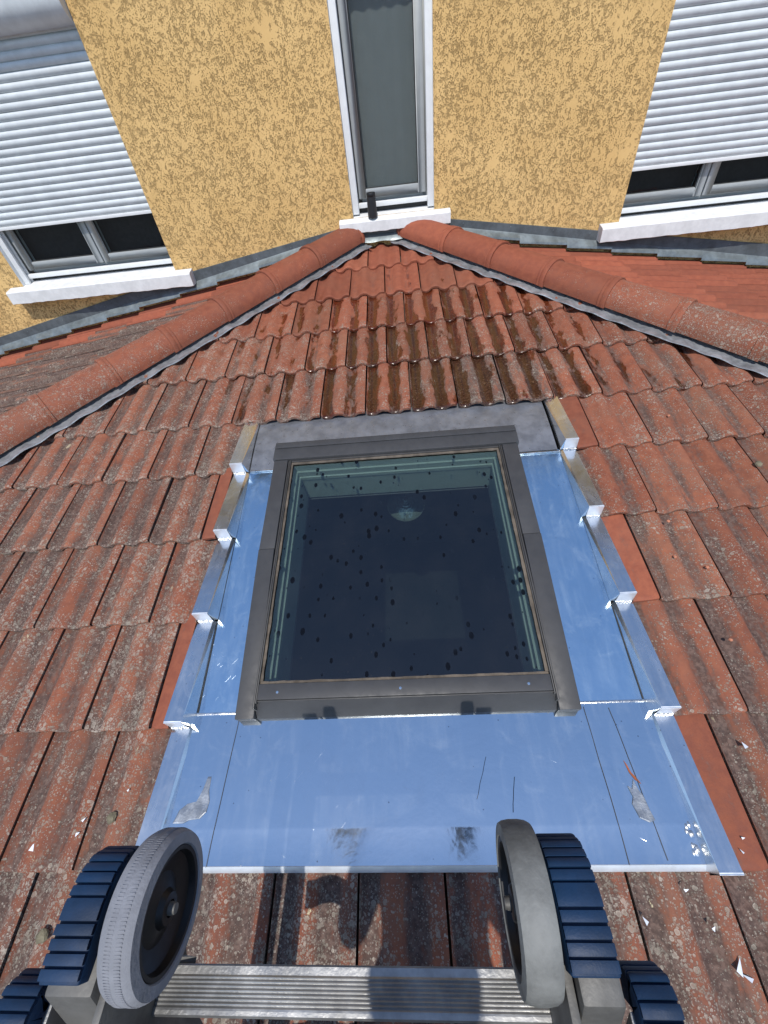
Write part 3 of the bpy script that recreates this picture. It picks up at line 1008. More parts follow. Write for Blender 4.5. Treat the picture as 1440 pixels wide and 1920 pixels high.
# stepped covers
for sx in (-1, 1):
    for v in range(0, 5):
        y0 = v * TH + (0.010 if v else -0.003)
        y1 = (v + 1) * TH + 0.004
        if v == 4: y1 = 1.73
        jj = random.uniform(-0.003, 0.003)
        if sx < 0: xo, xi = -0.824 + jj, -0.766 + jj
        else: xo, xi = 0.690 + jj, 0.637 + jj
        nf, nb_ = 0.042, -0.014
        mb = MB()
        base = xi + (0.010 if sx < 0 else -0.010)
        # top, outer side, inner side running down to the sheet, front face
        A_ = (xo, y0, nf); B_ = (xi, y0, nf); C_ = (xi, y1, nb_); D_ = (xo, y1, nb_)
        mb.quad(A_, B_, C_, D_)
        mb.quad((xo, y0, -0.03), A_, D_, (xo, y1, -0.03))
        ib0 = (base, y0 + 0.002, PN + 0.001 if v else -0.006); ib1 = (base, y1, PN + 0.001)
        mb.quad(B_, ib0, ib1, C_)
        en = MB()
        zl = -0.007 if v else -0.012
        en.grid([[(xo + 0.0006 + (xi - xo - 0.0012) * i / 4, y0 + yy + 0.0007 * mnoise.noise((i * 0.9, v * 3 + sx, yy * 60)), n) for i in range(5)] for yy, n in ((0.004, nf + 0.0004), (-0.0012, nf - 0.0008), (-0.004, 0.5 * (nf + zl)), (-0.0075, zl))])
        en.build("step_end", 'lip', fl, smooth=True)
        mb.poly([(xi, y0 - 0.004, -0.020), ib0, B_])
        mb.build("step_cover", 'cover', fl)
        if v:
            sb = MB()
            for q in range(11):
                cx = xo + (xi - xo) * (q + 0.5) / 11
                cy = y0 - 0.008 + random.uniform(-0.002, 0.002)
                r = random.uniform(0.0026, 0.0042)
                sb.grid(lathe([(0.0003, r * 0.9), (r * 0.7, r * 0.6), (r, 0), (r * 0.9, -0.004)], (cx, cy, nb_ + 0.0045), (0, 0, 1), (1, 0, 0), (0, 1, 0), 7), True)
            sb.build("solder_bead", 'solder', fl, smooth=True)
    # hem line of the inner flange
    hx = -0.7555 if sx < 0 else 0.6275
    MB().box(hx - 0.0012, hx + 0.0012, 0.11, 1.70, PN + 0.0012, PN + 0.0022).build("flange_gap", 'seal', fl)
sb = MB()
for q in range(16):
    cy = 0.03 + 0.065 * random.random()
    r = random.uniform(0.004, 0.008)
    sb.grid(lathe([(0.0003, r * 0.6), (r * 0.7, r * 0.4), (r, 0)], (0.617 + random.uniform(-0.006, 0.007), cy, 0.004), (0, 0, 1), (1, 0, 0), (0, 1.6, 0), 7), True)
sb.build("solder_bead", 'solder', fl, smooth=True)
# flat solder runs and rust specks on the apron
def blob(name, mat, pts, z, parent, h=0.0012):
    mb = MB()
    cx = sum(p[0] for p in pts) / len(pts); cy = sum(p[1] for p in pts) / len(pts)
    mb.grid([[(p[0], p[1], z(p[1])) for p in pts], [(cx + (p[0] - cx) * 0.93, cy + (p[1] - cy) * 0.93, z(p[1]) + h) for p in pts]], True)
    mb.poly([(cx + (p[0] - cx) * 0.93, cy + (p[1] - cy) * 0.93, z(p[1]) + h) for p in pts])
    return mb.build(name, mat, parent)


zap = lambda y: 0.0062 - (y - 0.095) * 0.100 if y > 0.095 else 0.006
M['flux'] = plain("dried_flux", (0.36, 0.39, 0.43), 0.42, 0.85, 0.35, 0.5, 200)
blob("flux_stain", 'flux', [(-0.745, 0.105), (-0.735, 0.135), (-0.715, 0.150), (-0.690, 0.155), (-0.678, 0.185), (-0.672, 0.215), (-0.662, 0.215), (-0.660, 0.180), (-0.652, 0.155), (-0.655, 0.130), (-0.670, 0.115), (-0.700, 0.112), (-0.715, 0.105)], lambda y: zap(y) + 0.0006, fl)
blob("flux_stain", 'flux', [(0.508, 0.105), (0.500, 0.135), (0.508, 0.150), (0.502, 0.175), (0.512, 0.168), (0.522, 0.190), (0.528, 0.165), (0.536, 0.150), (0.540, 0.120), (0.545, 0.100), (0.53, 0.095)], lambda y: zap(y) + 0.0006, fl)
M['rust'] = plain("rust_mark", (0.30, 0.09, 0.035), 0.8, 0.1, 0.4, 0.4, 300)
blob("rust_mark", 'rust', [(0.513, 0.235), (0.518, 0.205), (0.527, 0.188), (0.540, 0.178), (0.533, 0.192), (0.523, 0.205), (0.519, 0.222)], lambda y: zap(y) + 0.0010, fl, 0.0004)
# score lines along the apron
for xx0, yy0, xx1, yy1 in ((-0.612, 0.375, -0.625, 0.01), (0.448, 0.375, 0.452, 0.01), (0.52, 0.37, 0.545, 0.02), (0.10, 0.15, 0.14, 0.25), (0.19, 0.12, 0.21, 0.20)):
    mb = MB()
    n = 8
    rows = []
    for k in range(n + 1):
        f = k / n
        x, y = xx0 + (xx1 - xx0) * f + 0.002 * mnoise.noise((f * 4, xx0 * 9, 0)), yy0 + (yy1 - yy0) * f
        rows.append([(x - 0.0007, y, zap(y) + 0.0016), (x + 0.0007, y, zap(y) + 0.0016)])
    mb.grid(rows)
    mb.build("score_line", 'alu', fl)

# the skylight itself
skyl = empty("skylight", (0, 0, 0), annex)
under(skyl, AT)
skyl.matrix_basis = F_front.copy()
fx0, fx1, fy0, fy1 = -0.617, 0.433, 0.362, 1.468


def sbox(name, mat, x0, x1, y0, y1, n0, n1, bevel=0.002, T=None):
    return MB().box(x0, x1, y0, y1, n0, n1, T).build(name, mat, skyl, bevel=bevel)


sbox("top_cover", 'alu', fx0, fx1 + 0.004, 1.378, fy1, PN + 0.004, 0.062, 0.004)
sbox("top_cover_lip", 'alu', fx0 + 0.004, fx1, 1.440, fy1 + 0.004, 0.0625, 0.067, 0.001)
sbox("side_cover", 'alu', fx0 + 0.006, -0.551, 0.938, 1.3765, PN + 0.004, 0.0575, 0.003)
sbox("side_cover", 'alu', fx0 + 0.005, -0.552, fy0, 0.9365, PN + 0.004, 0.0590, 0.003, lambda p: (p[0], p[1], 0.018 if (p[1] < 0.38 and p[2] > 0) else p[2]))
sbox("side_cover", 'alu', 0.366, fx1 - 0.004, 0.938, 1.3765, PN + 0.004, 0.0575, 0.003)
sbox("side_cover", 'alu', 0.367, fx1 - 0.003, fy0, 0.9365, PN + 0.004, 0.0590, 0.003, lambda p: (p[0], p[1], 0.018 if (p[1] < 0.38 and p[2] > 0) else p[2]))
sbox("bottom_cover", 'alu', -0.5505, 0.3655, fy0 + 0.003, 0.4085, PN - 0.006, 0.044, 0.003, lambda p: (p[0], p[1], -0.009 if (p[1] < 0.38 and p[2] > 0) else p[2]))
sbox("sash_bottom", 'alu', -0.538, 0.352, 0.4095, 0.456, 0.0, 0.052, 0.003)
sbox("sash_bottom_groove", 'alu2', -0.540, 0.354, 0.4055, 0.4088, 0.0, 0.0475, 0.001)
for x0, x1, nn in ((-0.5495, -0.5435, 0.050), (-0.541, -0.537, 0.054), (0.3525, 0.3565, 0.054), (0.3590, 0.3650, 0.050)):
    sbox("sash_side", 'alu2', x0, x1, 0.400 if nn > 0.052 else 0.385, 1.376, 0.0, nn, 0.0012)
sbox("sash_top", 'alu2', -0.5362, 0.3518, 1.3685, 1.3765, 0.0, 0.050, 0.0015)


def wob_strip(name, x0, x1, y0, y1, n, along):
    mb = MB()
    rows = []
    K = 60
    for k in range(K + 1):
        f = k / K
        j = 0.0018 * mnoise.noise((f * 30, x0 * 7, y0 * 5)) + 0.0008 * mnoise.noise((f * 90, x0, y0))
        if along == 'x':
            x = x0 + (x1 - x0) * f
            rows.append([(x, y0 + j, n - 0.004), (x, y0 + j, n), (x, y1 - j, n), (x, y1 - j, n - 0.004)])
        else:
            y = y0 + (y1 - y0) * f
            rows.append([(x0 + j, y, n - 0.004), (x0 + j, y, n), (x1 - j, y, n), (x1 - j, y, n - 0.004)])
    mb.grid(rows)
    return mb.build(name, 'gasket', skyl)


wob_strip("gasket", -0.5355, 0.3505, 0.4568, 0.4645, 0.0455, 'x')
wob_strip("gasket", -0.5355, 0.3505, 1.3580, 1.3680, 0.0455, 'x')
wob_strip("gasket", -0.5362, -0.5285, 0.4650, 1.3575, 0.0455, 'y')
wob_strip("gasket", 0.3420, 0.3515, 0.4650, 1.3575, 0.0455, 'y')
sbox("pane", 'skyglass', -0.529, 0.343, 0.463, 1.360, 0.0365, 0.0385, 0)
for sx_ in (-0.475, -0.095, 0.285):
    mb = MB()
    mb.grid(lathe([(0.0003, 0.0015), (0.004, 0.0012), (0.0045, 0.0)], (sx_, 0.430, 0.052), (0, 0, 1), (1, 0, 0), (0, 1, 0), 10), True)
    mb.build("screw", 'chrome', skyl)
# stepped white lining under the glass
ins = [(0.000, 0.030), (0.002, -0.004), (0.009, -0.006), (0.010, -0.034), (0.015, -0.036), (0.016, -0.052), (0.012, -0.054), (0.012, -0.190)]
mb = MB()
rows = []
for i_, n_ in ins:
    a, b, c, d = -0.530 + i_, 0.344 - i_, 0.462 + i_, 1.362 - i_
    rows.append([(a, c, n_), (b, c, n_), (b, d, n_), (a, d, n_)])
mb.grid(rows, True)
mb.build("lining", 'liner', skyl)
# ceiling of the room round the shaft
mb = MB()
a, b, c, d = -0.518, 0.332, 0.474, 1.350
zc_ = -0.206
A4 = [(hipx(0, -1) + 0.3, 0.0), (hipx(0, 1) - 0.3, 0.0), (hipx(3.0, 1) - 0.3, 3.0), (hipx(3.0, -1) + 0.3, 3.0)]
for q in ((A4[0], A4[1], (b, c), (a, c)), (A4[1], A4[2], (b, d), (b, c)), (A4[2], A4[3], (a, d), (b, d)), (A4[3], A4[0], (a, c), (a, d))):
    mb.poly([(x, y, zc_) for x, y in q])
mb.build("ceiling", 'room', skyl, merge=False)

# ------------------------------------------------------------------ inside the room
fw = lambda x, y, n: F_front @ Vector((x, y, n))
lp = fw(-0.062, 1.52, -0.50)
lamp = tag(empty("ceiling_lamp", lp), "small ceiling lamp with round ribbed glass shade seen through the skylight", "lamp")
mb = MB()
pr_ = []
for k in range(15):
    r = 0.014 + 0.0066 * k
    pr_.append((r, -0.010 - 0.00035 * k * k * 0.6 + (0.0022 if k % 2 else 0)))
mb.grid(lathe(pr_, (0, 0, 0), (0, -0.35, 0.94), (1, 0, 0), (0, 0.94, 0.35), 36), True)
mb.build("lamp_shade", 'lampglass', lamp, smooth=True)
MB().grid(lathe([(0.001, 0.03), (0.012, 0.028), (0.016, 0.01), (0.016, -0.02), (0.001, -0.022)], (0, 0, 0), (0, -0.35, 0.94), (1, 0, 0), (0, 0.94, 0.35), 16), True).build("lamp_cap", 'chrome', lamp, smooth=True)
rod_top = 0.30
MB().grid(lathe([(0.004, 0.02), (0.004, rod_top)], (0, 0, 0), (0, 0, 1), (1, 0, 0), (0, 1, 0), 8), True).build("lamp_rod", 'chrome', lamp)
# ------------------------------------------------------------------ loose things on the roof and the sill
spx, spy, spz = -0.170, YW - 0.030, 0.7480
sp = tag(empty("cylinder_speaker", (spx, spy, spz)), "black tapered cylinder standing on the white sill of the narrow window", "speaker")
MB().grid(lathe([(0.001, 0), (0.029, 0.0005), (0.0325, 0.004), (0.0325, 0.012), (0.0305, 0.08), (0.0285, 0.118)], (0, 0, 0), (0, 0, 1), (1, 0, 0), (0, 1, 0), 28), True).build("body", 'black', sp, smooth=True)
MB().grid(lathe([(0.0275, 0.118), (0.0288, 0.120), (0.0290, 0.135), (0.0265, 0.140), (0.0200, 0.137), (0.001, 0.136)], (0, 0, 0), (0, 0, 1), (1, 0, 0), (0, 1, 0), 28), True).build("top_ring", 'hub', sp, smooth=True)


def on_front(x, y, lift=0.012):
    return fw(x, y, lift)


def chip(x, y, size, label, rot, mat='chip'):
    mb = MB()
    a = [random.uniform(0.5, 1.1) * size for _ in range(3)]
    pts = [(a[0], 0), (-a[1] * 0.45, a[1] * 0.5), (-a[2] * 0.5, -a[2] * 0.4)]
    mb.poly([(p[0], p[1], 0.0007 + 0.10 * p[0]) for p in pts])
    mb.poly([(p[0], p[1], 0.10 * p[0]) for p in pts[::-1]])
    for k in range(3):
        p, q = pts[k], pts[(k + 1) % 3]
        mb.quad((p[0], p[1], 0.10 * p[0]), (q[0], q[1], 0.10 * q[0]), (q[0], q[1], 0.0007 + 0.10 * q[0]), (p[0], p[1], 0.0007 + 0.10 * p[0]))
    o = mb.build("zinc_chip", 'chipmat', None)
    o.location = on_front(x, y, 0.009)
    o.rotation_euler = (PT, 0.05, rot)
    tag(o, label, "metal chip", "zinc offcuts on the tiles")
    return o


chips = [(-1.135, 0.055, 0.016, "thin bright zinc sliver nearest the left edge of the picture", 1.6),
         (-1.015, 0.085, 0.013, "small triangular zinc chip left of the blue pad, lower of a close pair", 0.5),
         (-1.010, 0.115, 0.010, "small triangular zinc chip left of the blue pad, upper of a close pair", 0.9),
         (-0.900, 0.185, 0.007, "tiny zinc chip on the tile beside the left covers", 1.2),
         (0.738, 0.062, 0.010, "white zinc triangle on the new orange tile by the lowest right cover", 0.2),
         (0.725, 0.035, 0.009, "zinc chip at the foot of the new orange tile by the lowest right cover", 2.2),
         (0.835, 0.262, 0.014, "crumpled bright foil scrap on the tile right of the new orange tile", 2.0),
         (0.565, -0.035, 0.010, "round bright zinc chip just under the apron edge at right", 0.3),
         (0.455, -0.088, 0.013, "blue reflecting zinc strip beside the right blue pad", 2.2),
         (0.600, -0.100, 0.009, "pale zinc chip on the mossy streak below the apron", 0.8),
         (0.625, -0.165, 0.020, "largest silver shard below the apron at lower right", 1.1),
         (0.640, -0.180, 0.015, "silver shard touching the largest one at lower right", 2.6),
         (0.760, -0.115, 0.010, "bright chip near the right edge below the apron", 0.4)]
for c in chips: chip(*c)


def lump(name, x, y, r, mat, label, cat, grp, h=0.8, lift=0.013, n=2):
    bm = bmesh.new()
    bmesh.ops.create_icosphere(bm, subdivisions=n, radius=r)
    for v in bm.verts:
        k = 1 + 0.35 * mnoise.noise(v.co / r * 1.7 + Vector((x * 50, y * 50, 0))) + 0.15 * mnoise.noise(v.co / r * 5)
        v.co *= k
        v.co.z *= h
    m = bpy.data.meshes.new(name)
    bm.to_mesh(m)
    bm.free()
    o = link(name, m, mat)
    o.location = on_front(x, y, lift)
    tag(o, label, cat, grp)
    return o


lump("moss_cushion", 1.330, 1.215, 0.014, 'moss', "round moss cushion on the tiles near the right edge of the picture", "moss", "moss cushions on the tiles", 0.6)
lump("moss_cushion", 0.70, -0.205, 0.016, 'moss', "moss tuft on the tile at the lower right corner", "moss", "moss cushions on the tiles", 0.5)
lump("moss_cushion", -0.925, 0.120, 0.014, 'moss', "dry moss tuft on the tile left of the flashing foot", "moss", "moss cushions on the tiles", 0.4)
lump("moss_cushion", -1.020, -0.120, 0.016, 'moss', "pale moss tuft on the lowest tile at left", "moss", "moss cushions on the tiles", 0.4)
lump("clay_crumb", 0.872, 0.835, 0.0065, 'crumb', "orange clay crumb in the channel right of the third right cover", "clay crumb", "broken clay crumbs", 0.7, n=1)
lump("clay_crumb", 0.960, 0.790, 0.0060, 'crumb', "orange clay crumb near the tile nose, two tiles right of the covers", "clay crumb", "broken clay crumbs", 0.7, n=1)
lump("clay_crumb", 0.905, 0.980, 0.0070, 'crumb', "reddish clay crumb lying in a mossy channel right of the covers", "clay crumb", "broken clay crumbs", 0.7, n=1)
lump("clay_crumb", 0.925, 0.545, 0.0065, 'crumb', "orange clay crumb beside a grey lichen patch at right", "clay crumb", "broken clay crumbs", 0.7, n=1)
lump("clay_crumb", 1.105, 1.510, 0.0070, 'crumb', "dark clay crumb on the tile above the moss cushion", "clay crumb", "broken clay crumbs", 0.7, n=1)
wv_ = MB().box(-0.016, 0.016, -0.0022, 0.0022, 0, 0.001, lambda p: (p[0], p[1] * (1 - abs(p[0]) * 40), p[2] + 0.002 * cos(p[0] * 90))).build("dry_leaf", 'paper')
wv_.location = on_front(-1.60, 1.80, 0.016)
wv_.rotation_euler = (PT, 0, 0.9)
tag(wv_, "dry curled leaf on the tiles at left below the ridge roll", "leaf")

# ------------------------------------------------------------------ ladder top in front of the camera
LD = tag(empty("ladder", (-0.136, -1.35, GROUND)), "aluminium ladder top with two grey wheels and blue ribbed end pads leaning at the eaves", "ladder")
LT = Matrix.Translation((-0.136, -1.35, GROUND))
ddir = Vector((0, -0.40, -0.9165))                     # down the stile


def lpart(mb, name, mat, parent=None, **k):
    o = mb.build(name, mat, parent or LD, **k)
    if parent is None: under(o, LT)
    return o


def wheel(xin, sgn, y, z, r, mat, lab, ribs=True):
    """xin = inner face; the tyre runs outwards by sgn"""
    wd = 0.038
    mb = MB()
    pf = [(r * 0.775, 0.004), (r * 0.80, 0.0), (r * 0.955, 0.0015), (r * 0.985, 0.006), (r, 0.014), (r, wd - 0.014), (r * 0.985, wd - 0.006), (r * 0.955, wd - 0.0015), (r * 0.80, wd), (r * 0.775, wd - 0.004)]
    mb.grid(lathe(pf, (xin, y, z), (sgn, 0, 0), (0, 1, 0), (0, 0, 1), 72), True)
    w = lpart(mb, "wheel", mat, smooth=True)
    w['label'] = lab
    # fine tread ribs
    tr = MB()
    for k in range(170 if ribs else 0):
        a = 2 * pi * k / 150
        for x0, x1 in ((0.010, 0.0165), (wd - 0.0165, wd - 0.010)):
            c0, s0 = cos(a), sin(a)
            c1, s1 = cos(a + 0.018), sin(a + 0.018)
            R0, R1 = r - 0.0004, r + 0.00022
            P_ = lambda x, c, s, R: (xin + sgn * x, y + c * R, z + s * R)
            tr.quad(P_(x0, c0, s0, R1), P_(x1, c0, s0, R1), P_(x1, c1, s1, R1), P_(x0, c1, s1, R1))
            tr.quad(P_(x0, c1, s1, R1), P_(x1, c1, s1, R1), P_(x1, c1, s1, R0), P_(x0, c1, s1, R0))
            tr.quad(P_(x0, c0, s0, R0), P_(x1, c0, s0, R0), P_(x1, c0, s0, R1), P_(x0, c0, s0, R1))
    if ribs: tr.build("tread", mat, w)
    hb = MB()
    hb.grid(lathe([(r * 0.785, 0.003), (r * 0.775, 0.0015), (r * 0.72, 0.002), (r * 0.69, 0.010), (r * 0.45, 0.016), (r * 0.25, 0.010), (r * 0.20, 0.004), (r * 0.11, 0.003), (r * 0.10, 0.010)], (xin, y, z), (sgn, 0, 0), (0, 1, 0), (0, 0, 1), 48), True)
    hb.build("hub", 'hub', w, smooth=True)
    ax = MB()
    ax.grid(lathe([(0.0003, -0.004), (r * 0.07, -0.0035), (r * 0.085, 0.0), (r * 0.085, 0.012)], (xin, y, z), (sgn, 0, 0), (0, 1, 0), (0, 0, 1), 14), True)
    ax.build("axle", 'sheet', w, smooth=True)
    return w


WZ = 0.7640
wheel(-0.327, -1, -0.078, WZ, 0.075, 'tyre', "pale grey wheel at the left of the ladder top")
wheel(0.055, 1, -0.073, WZ - 0.003, 0.075, 'tyre2', "dark scuffed wheel at the right of the ladder top", False)


def pad(x0, x1, path, lab, skew=0.0):
    """ribbed rubber pad: path = (y, z) along the top; ribs run across"""
    # resample path
    pts = []
    for (a, b), (c, d) in zip(path[:-1], path[1:]):
        for k in range(24): pts.append((a + (c - a) * k / 24, b + (d - b) * k / 24))
    pts.append(path[-1])
    s = [0]
    for p, q in zip(pts[:-1], pts[1:]): s.append(s[-1] + sqrt((p[0] - q[0]) ** 2 + (p[1] - q[1]) ** 2))
    L = s[-1]

    def at(t):
        t = max(0, min(L, t))
        for i in range(1, len(s)):
            if s[i] >= t:
                f = (t - s[i - 1]) / max(s[i] - s[i - 1], 1e-9)
                p, q = pts[i - 1], pts[i]
                return p[0] + (q[0] - p[0]) * f, p[1] + (q[1] - p[1]) * f
        return pts[-1]

    def nrm(t):
        a, b = at(t - 0.004), at(t + 0.004)
        dy, dz = b[0] - a[0], b[1] - a[1]
        l = sqrt(dy * dy + dz * dz) or 1
        n = (-dz / l, dy / l)
        return n if n[1] > 0 else (-n[0], -n[1])

    core = MB()
    rows = []
    K = 26
    for k in range(K + 1):
        t = L * k / K
        y, z = at(t)
        n = nrm(t)
        rows.append([(x0, y - n[0] * 0.026, z - n[1] * 0.026), (x0, y - n[0] * 0.004, z - n[1] * 0.004), (x0 + 0.002, y - n[0] * 0.0025, z - n[1] * 0.0025), (x1 - 0.002, y - n[0] * 0.0025, z - n[1] * 0.0025), (x1, y - n[0] * 0.004, z - n[1] * 0.004), (x1, y - n[0] * 0.026, z - n[1] * 0.026)])
    core.grid(rows)
    core.poly(rows[0]); core.poly(rows[-1])
    o = lpart(core, "end_pad", 'blue', bevel=0.0015, seg=1)
    o['label'] = lab
    nr = 12
    gap = L / nr
    k = 0
    t = 0.001
    while t < L - 0.004:
        wdt = gap * 0.76
        if k == 6: wdt = gap * 1.6
        t2 = min(t + wdt, L)
        rb = MB()
        rw = []
        for q in range(5):
            tt = t + (t2 - t) * q / 4
            y, z = at(tt)
            n = nrm(tt)
            e = 0.0020 if q not in (0, 4) else 0.0015
            rw.append([(x0 + 0.0005, y - n[0] * 0.003, z - n[1] * 0.003), (x0 + 0.0005, y + n[0] * e * 0.5, z + n[1] * e * 0.5), (x0 + 0.003, y + n[0] * e, z + n[1] * e), (x1 - 0.003, y + n[0] * e, z + n[1] * e), (x1 - 0.0005, y + n[0] * e * 0.5, z + n[1] * e * 0.5), (x1 - 0.0005, y - n[0] * 0.003, z - n[1] * 0.003)])
        rb.grid(rw)
        rb.poly(rw[0]); rb.poly(rw[-1])
        rb.build("rib", 'blue', o, smooth=True)
        t = t2 + gap * 0.24
        k += 1
    return o


pathL = [(-0.022, 0.768), (-0.032, 0.790), (-0.050, 0.803), (-0.075, 0.808), (-0.100, 0.808), (-0.136, 0.804)]
pad(-0.432, -0.388, pathL, "large blue ribbed pad beside the pale wheel")
pathR = [(-0.012, 0.752), (-0.022, 0.776), (-0.042, 0.794), (-0.070, 0.803), (-0.100, 0.806), (-0.126, 0.803)]
pad(0.100, 0.146, pathR, "large blue ribbed pad beside the scuffed wheel")
pathL2 = [(-0.128, 0.745), (-0.140, 0.765), (-0.160, 0.772), (-0.200, 0.770), (-0.24, 0.762)]
pad(-0.492, -0.450, pathL2, "smaller blue ribbed pad at the lower left corner")
pathR2 = [(-0.118, 0.735), (-0.126, 0.765), (-0.145, 0.775), (-0.190, 0.772), (-0.24, 0.762)]
pad(0.162, 0.200, pathR2, "smaller blue ribbed pad at the lower right")


def beam(name, mat, x0, x1, ytop, ztop, w0, w1, length, top_cut=0.0, bevel=0.004):
    """box running down the stile: w0..w1 across in Y at the top"""
    mb = MB()
    rows = []
    for s in (0, length):
        o = Vector((0, ytop, ztop)) + ddir * s
        rows.append([(x0, o.y + w0, o.z), (x1, o.y + w0, o.z), (x1, o.y + w1, o.z), (x0, o.y + w1, o.z)])
    mb.grid(rows, True)
    mb.poly(rows[0]); mb.poly(rows[-1])
    return lpart(mb, name, mat, bevel=bevel)


LEN = (0.765 - GROUND) / 0.9165 - 0.01
beam("stile", 'sheet', -0.432, -0.380, -0.100, 0.786, -0.045, 0.045, LEN)
beam("stile", 'sheet', 0.108, 0.148, -0.100, 0.786, -0.045, 0.045, LEN)
beam("outer_stile", 'ladder', -0.490, -0.446, -0.195, 0.742, -0.045, 0.045, LEN - 0.05)
beam("outer_stile", 'ladder', 0.160, 0.204, -0.195, 0.742, -0.045, 0.045, LEN - 0.05)


# side plates that carry the wheels and the first step
def plate(xa, xb, prof, name="side_plate"):
    mb = MB()
    mb.grid([[(x, y, z) for y, z in prof] for x in (xa, xb)], True)
    mb.poly([(xa, y, z) for y, z in prof]); mb.poly([(xb, y, z) for y, z in prof])
    return lpart(mb, name, 'sheet', bevel=0.002)


pp = [(-0.020, 0.735), (-0.030, 0.700), (-0.150, 0.560), (-0.290, 0.560), (-0.225, 0.735), (-0.165, 0.770), (-0.060, 0.772), (-0.030, 0.765)]
plate(-0.380, -0.3715, pp)
plate(0.0975, 0.1065, pp)
gs = [(0.008, 0.690), (-0.125, 0.650), (-0.22, 0.60), (-0.22, 0.56), (-0.13, 0.56)]
# steps
for k in range(11):
    s = 0.0 + k * 0.28
    yc, zc_ = -0.150 + ddir.y * s, 0.655 + ddir.z * s
    mb = MB()
    x0, x1 = -0.371, 0.097
    if k == 0: x0, x1 = -0.371, 0.097
    top = []
    W_ = 0.040
    for q in range(0, 23):
        f = q / 22
        y = yc + 0.021 - W_ * f
        top.append((y, zc_ + (0.0013 if (q % 2 and 3 < q < 20) else 0.0) + (0.0015 if q >= 20 else 0)))
    prof = [(yc + 0.021, zc_ - 0.028)] + [(yc + 0.0225, zc_ - 0.004)] + top + [(yc - 0.0215, zc_ - 0.003), (yc - 0.021, zc_ - 0.028)]
    mb.grid([[(x, y, z) for y, z in prof] for x in (x0, x1)], True)
    mb.poly([(x0, y, z) for y, z in prof]); mb.poly([(x1, y, z) for y, z in prof])
    lpart(mb, "step", 'ladder')
for xg, sg in ((-0.371, 1), (0.0975, -1)):
    mb = MB()
    tri = [(0, 0.652), (0.034, 0.6425), (0, 0.605)]
    mb.grid([[(xg + sg * (a + 0.0005), y, z) for a, z in tri] for y in (-0.128, -0.122)], True)
    for y in (-0.128, -0.122): mb.poly([(xg + sg * (a + 0.0005), y, z) for a, z in tri])
    lpart(mb, "bracket", 'sheet')


# ------------------------------------------------------------------ the photographer on the ladder, just behind the camera: he shades the ladder top
def skinned(name, verts, edges, radii, mat, parent=None, sub=2, root=0):
    m = bpy.data.meshes.new(name)
    m.from_pydata(verts, edges, [])
    o = link(name, m, mat, parent)
    md = o.modifiers.new("skin", 'SKIN')
    md.use_smooth_shade = True
    for i, r_ in enumerate(radii):
        sv = m.skin_vertices[0].data[i]
        sv.radius = r_ if isinstance(r_, tuple) else (r_, r_)
        sv.use_root = (i == root)
    ss = o.modifiers.new("subd", 'SUBSURF')
    ss.levels = ss.render_levels = sub
    return o


M['cloth'] = plain("dark_blue_workwear", (0.03, 0.04, 0.06), 0.9)
M['skin'] = plain("skin", (0.45, 0.27, 0.19), 0.55)
M['hair'] = plain("hair", (0.03, 0.02, 0.015), 0.7)
pe = tag(empty("person", (-0.08, -0.62, -0.10)), "person in dark workwear standing on the ladder behind the viewpoint", "person")
PTm = Matrix.Translation((-0.08, -0.62, -0.10))
cx = -0.075
V = [(cx, -0.70, 0.80), (cx, -0.685, 0.93), (cx, -0.65, 1.07), (cx, -0.61, 1.20), (cx, -0.59, 1.27), (cx, -0.575, 1.32),
     (cx + 0.15, -0.61, 1.19), (cx + 0.20, -0.63, 0.92), (cx + 0.17, -0.52, 0.80), (cx + 0.15, -0.45, 0.72),
     (cx - 0.15, -0.61, 1.19), (cx - 0.20, -0.63, 0.92), (cx - 0.17, -0.52, 0.80), (cx - 0.15, -0.45, 0.72),
     (cx + 0.09, -0.70, 0.74), (cx + 0.10, -0.62, 0.36), (cx + 0.10, -0.68, -0.02), (cx + 0.10, -0.55, -0.06),
     (cx - 0.09, -0.70, 0.74), (cx - 0.10, -0.62, 0.36), (cx - 0.10, -0.68, -0.02), (cx - 0.10, -0.55, -0.06)]
Ed = [(0, 1), (1, 2), (2, 3), (3, 4), (4, 5), (3, 6), (6, 7), (7, 8), (8, 9), (3, 10), (10, 11), (11, 12), (12, 13), (0, 14), (14, 15), (15, 16), (16, 17), (0, 18), (18, 19), (19, 20), (20, 21)]
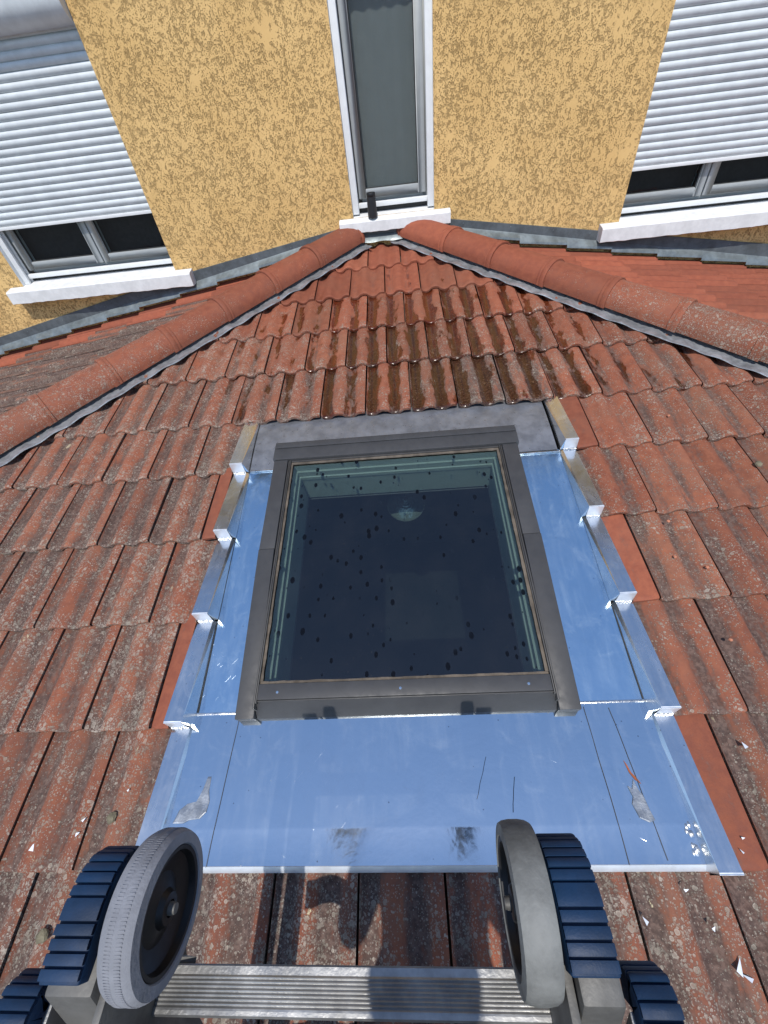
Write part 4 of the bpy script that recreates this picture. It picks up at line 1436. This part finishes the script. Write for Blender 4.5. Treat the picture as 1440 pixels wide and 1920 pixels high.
Rd = [(0.14, 0.11), (0.13, 0.10), (0.15, 0.11), (0.14, 0.10), 0.06, 0.055, 0.06, 0.045, 0.038, 0.030, 0.06, 0.045, 0.038, 0.030, 0.09, 0.062, 0.045, 0.042, 0.09, 0.062, 0.045, 0.042]
bo = skinned("body", V, Ed, Rd, 'cloth', pe)
under(bo, PTm)
hd_ = skinned("head", [(cx, -0.575, 1.325), (cx, -0.555, 1.385), (cx, -0.555, 1.455), (cx, -0.535, 1.365)], [(0, 1), (1, 2), (1, 3)], [0.055, (0.078, 0.088), (0.072, 0.080), 0.045], 'skin', pe)
under(hd_, PTm)
hr_ = skinned("hair", [(cx, -0.580, 1.42), (cx, -0.570, 1.455)], [(0, 1)], [(0.080, 0.088), (0.084, 0.092)], 'hair', pe)
under(hr_, PTm)
mb = MB()
view = Rwc.transposed() @ Vector((0, 0, -1))
upv = Rwc.transposed() @ Vector((0, 1, 0))
rtv = Rwc.transposed() @ Vector((1, 0, 0))
camp = cam.matrix_world.translation


def cpt(r_, u_, b_): return camp - view * b_ + rtv * r_ + upv * u_


for sg in (1, -1):                                      # hands low, near the ladder
    w0 = Vector(V[9] if sg > 0 else V[13])
    palm = w0 + Vector((-sg * 0.012, 0.055, 0.035))
    o = under(skinned("hand", [w0, w0.lerp(palm, 0.6), palm], [(0, 1), (1, 2)], [0.026, (0.030, 0.018), (0.034, 0.018)], 'skin', pe), PTm)
    for q in range(4):
        b0 = palm + Vector((sg * (0.024 - 0.016 * q), 0.012, 0.004))
        l = (0.85, 1.0, 0.95, 0.75)[q]
        under(skinned("finger", [b0, b0 + Vector((-sg * 0.004, 0.030 * l, 0.008)), b0 + Vector((-sg * 0.010, 0.040 * l, -0.018))], [(0, 1), (1, 2)], [0.009, 0.008, 0.007], 'skin', pe, 1), PTm)
    b0 = w0.lerp(palm, 0.5)
    under(skinned("thumb", [b0, b0 + Vector((-sg * 0.026, 0.018, 0.012)), b0 + Vector((-sg * 0.034, 0.040, 0.008))], [(0, 1), (1, 2)], [0.012, 0.010, 0.009], 'skin', pe, 1), PTm)
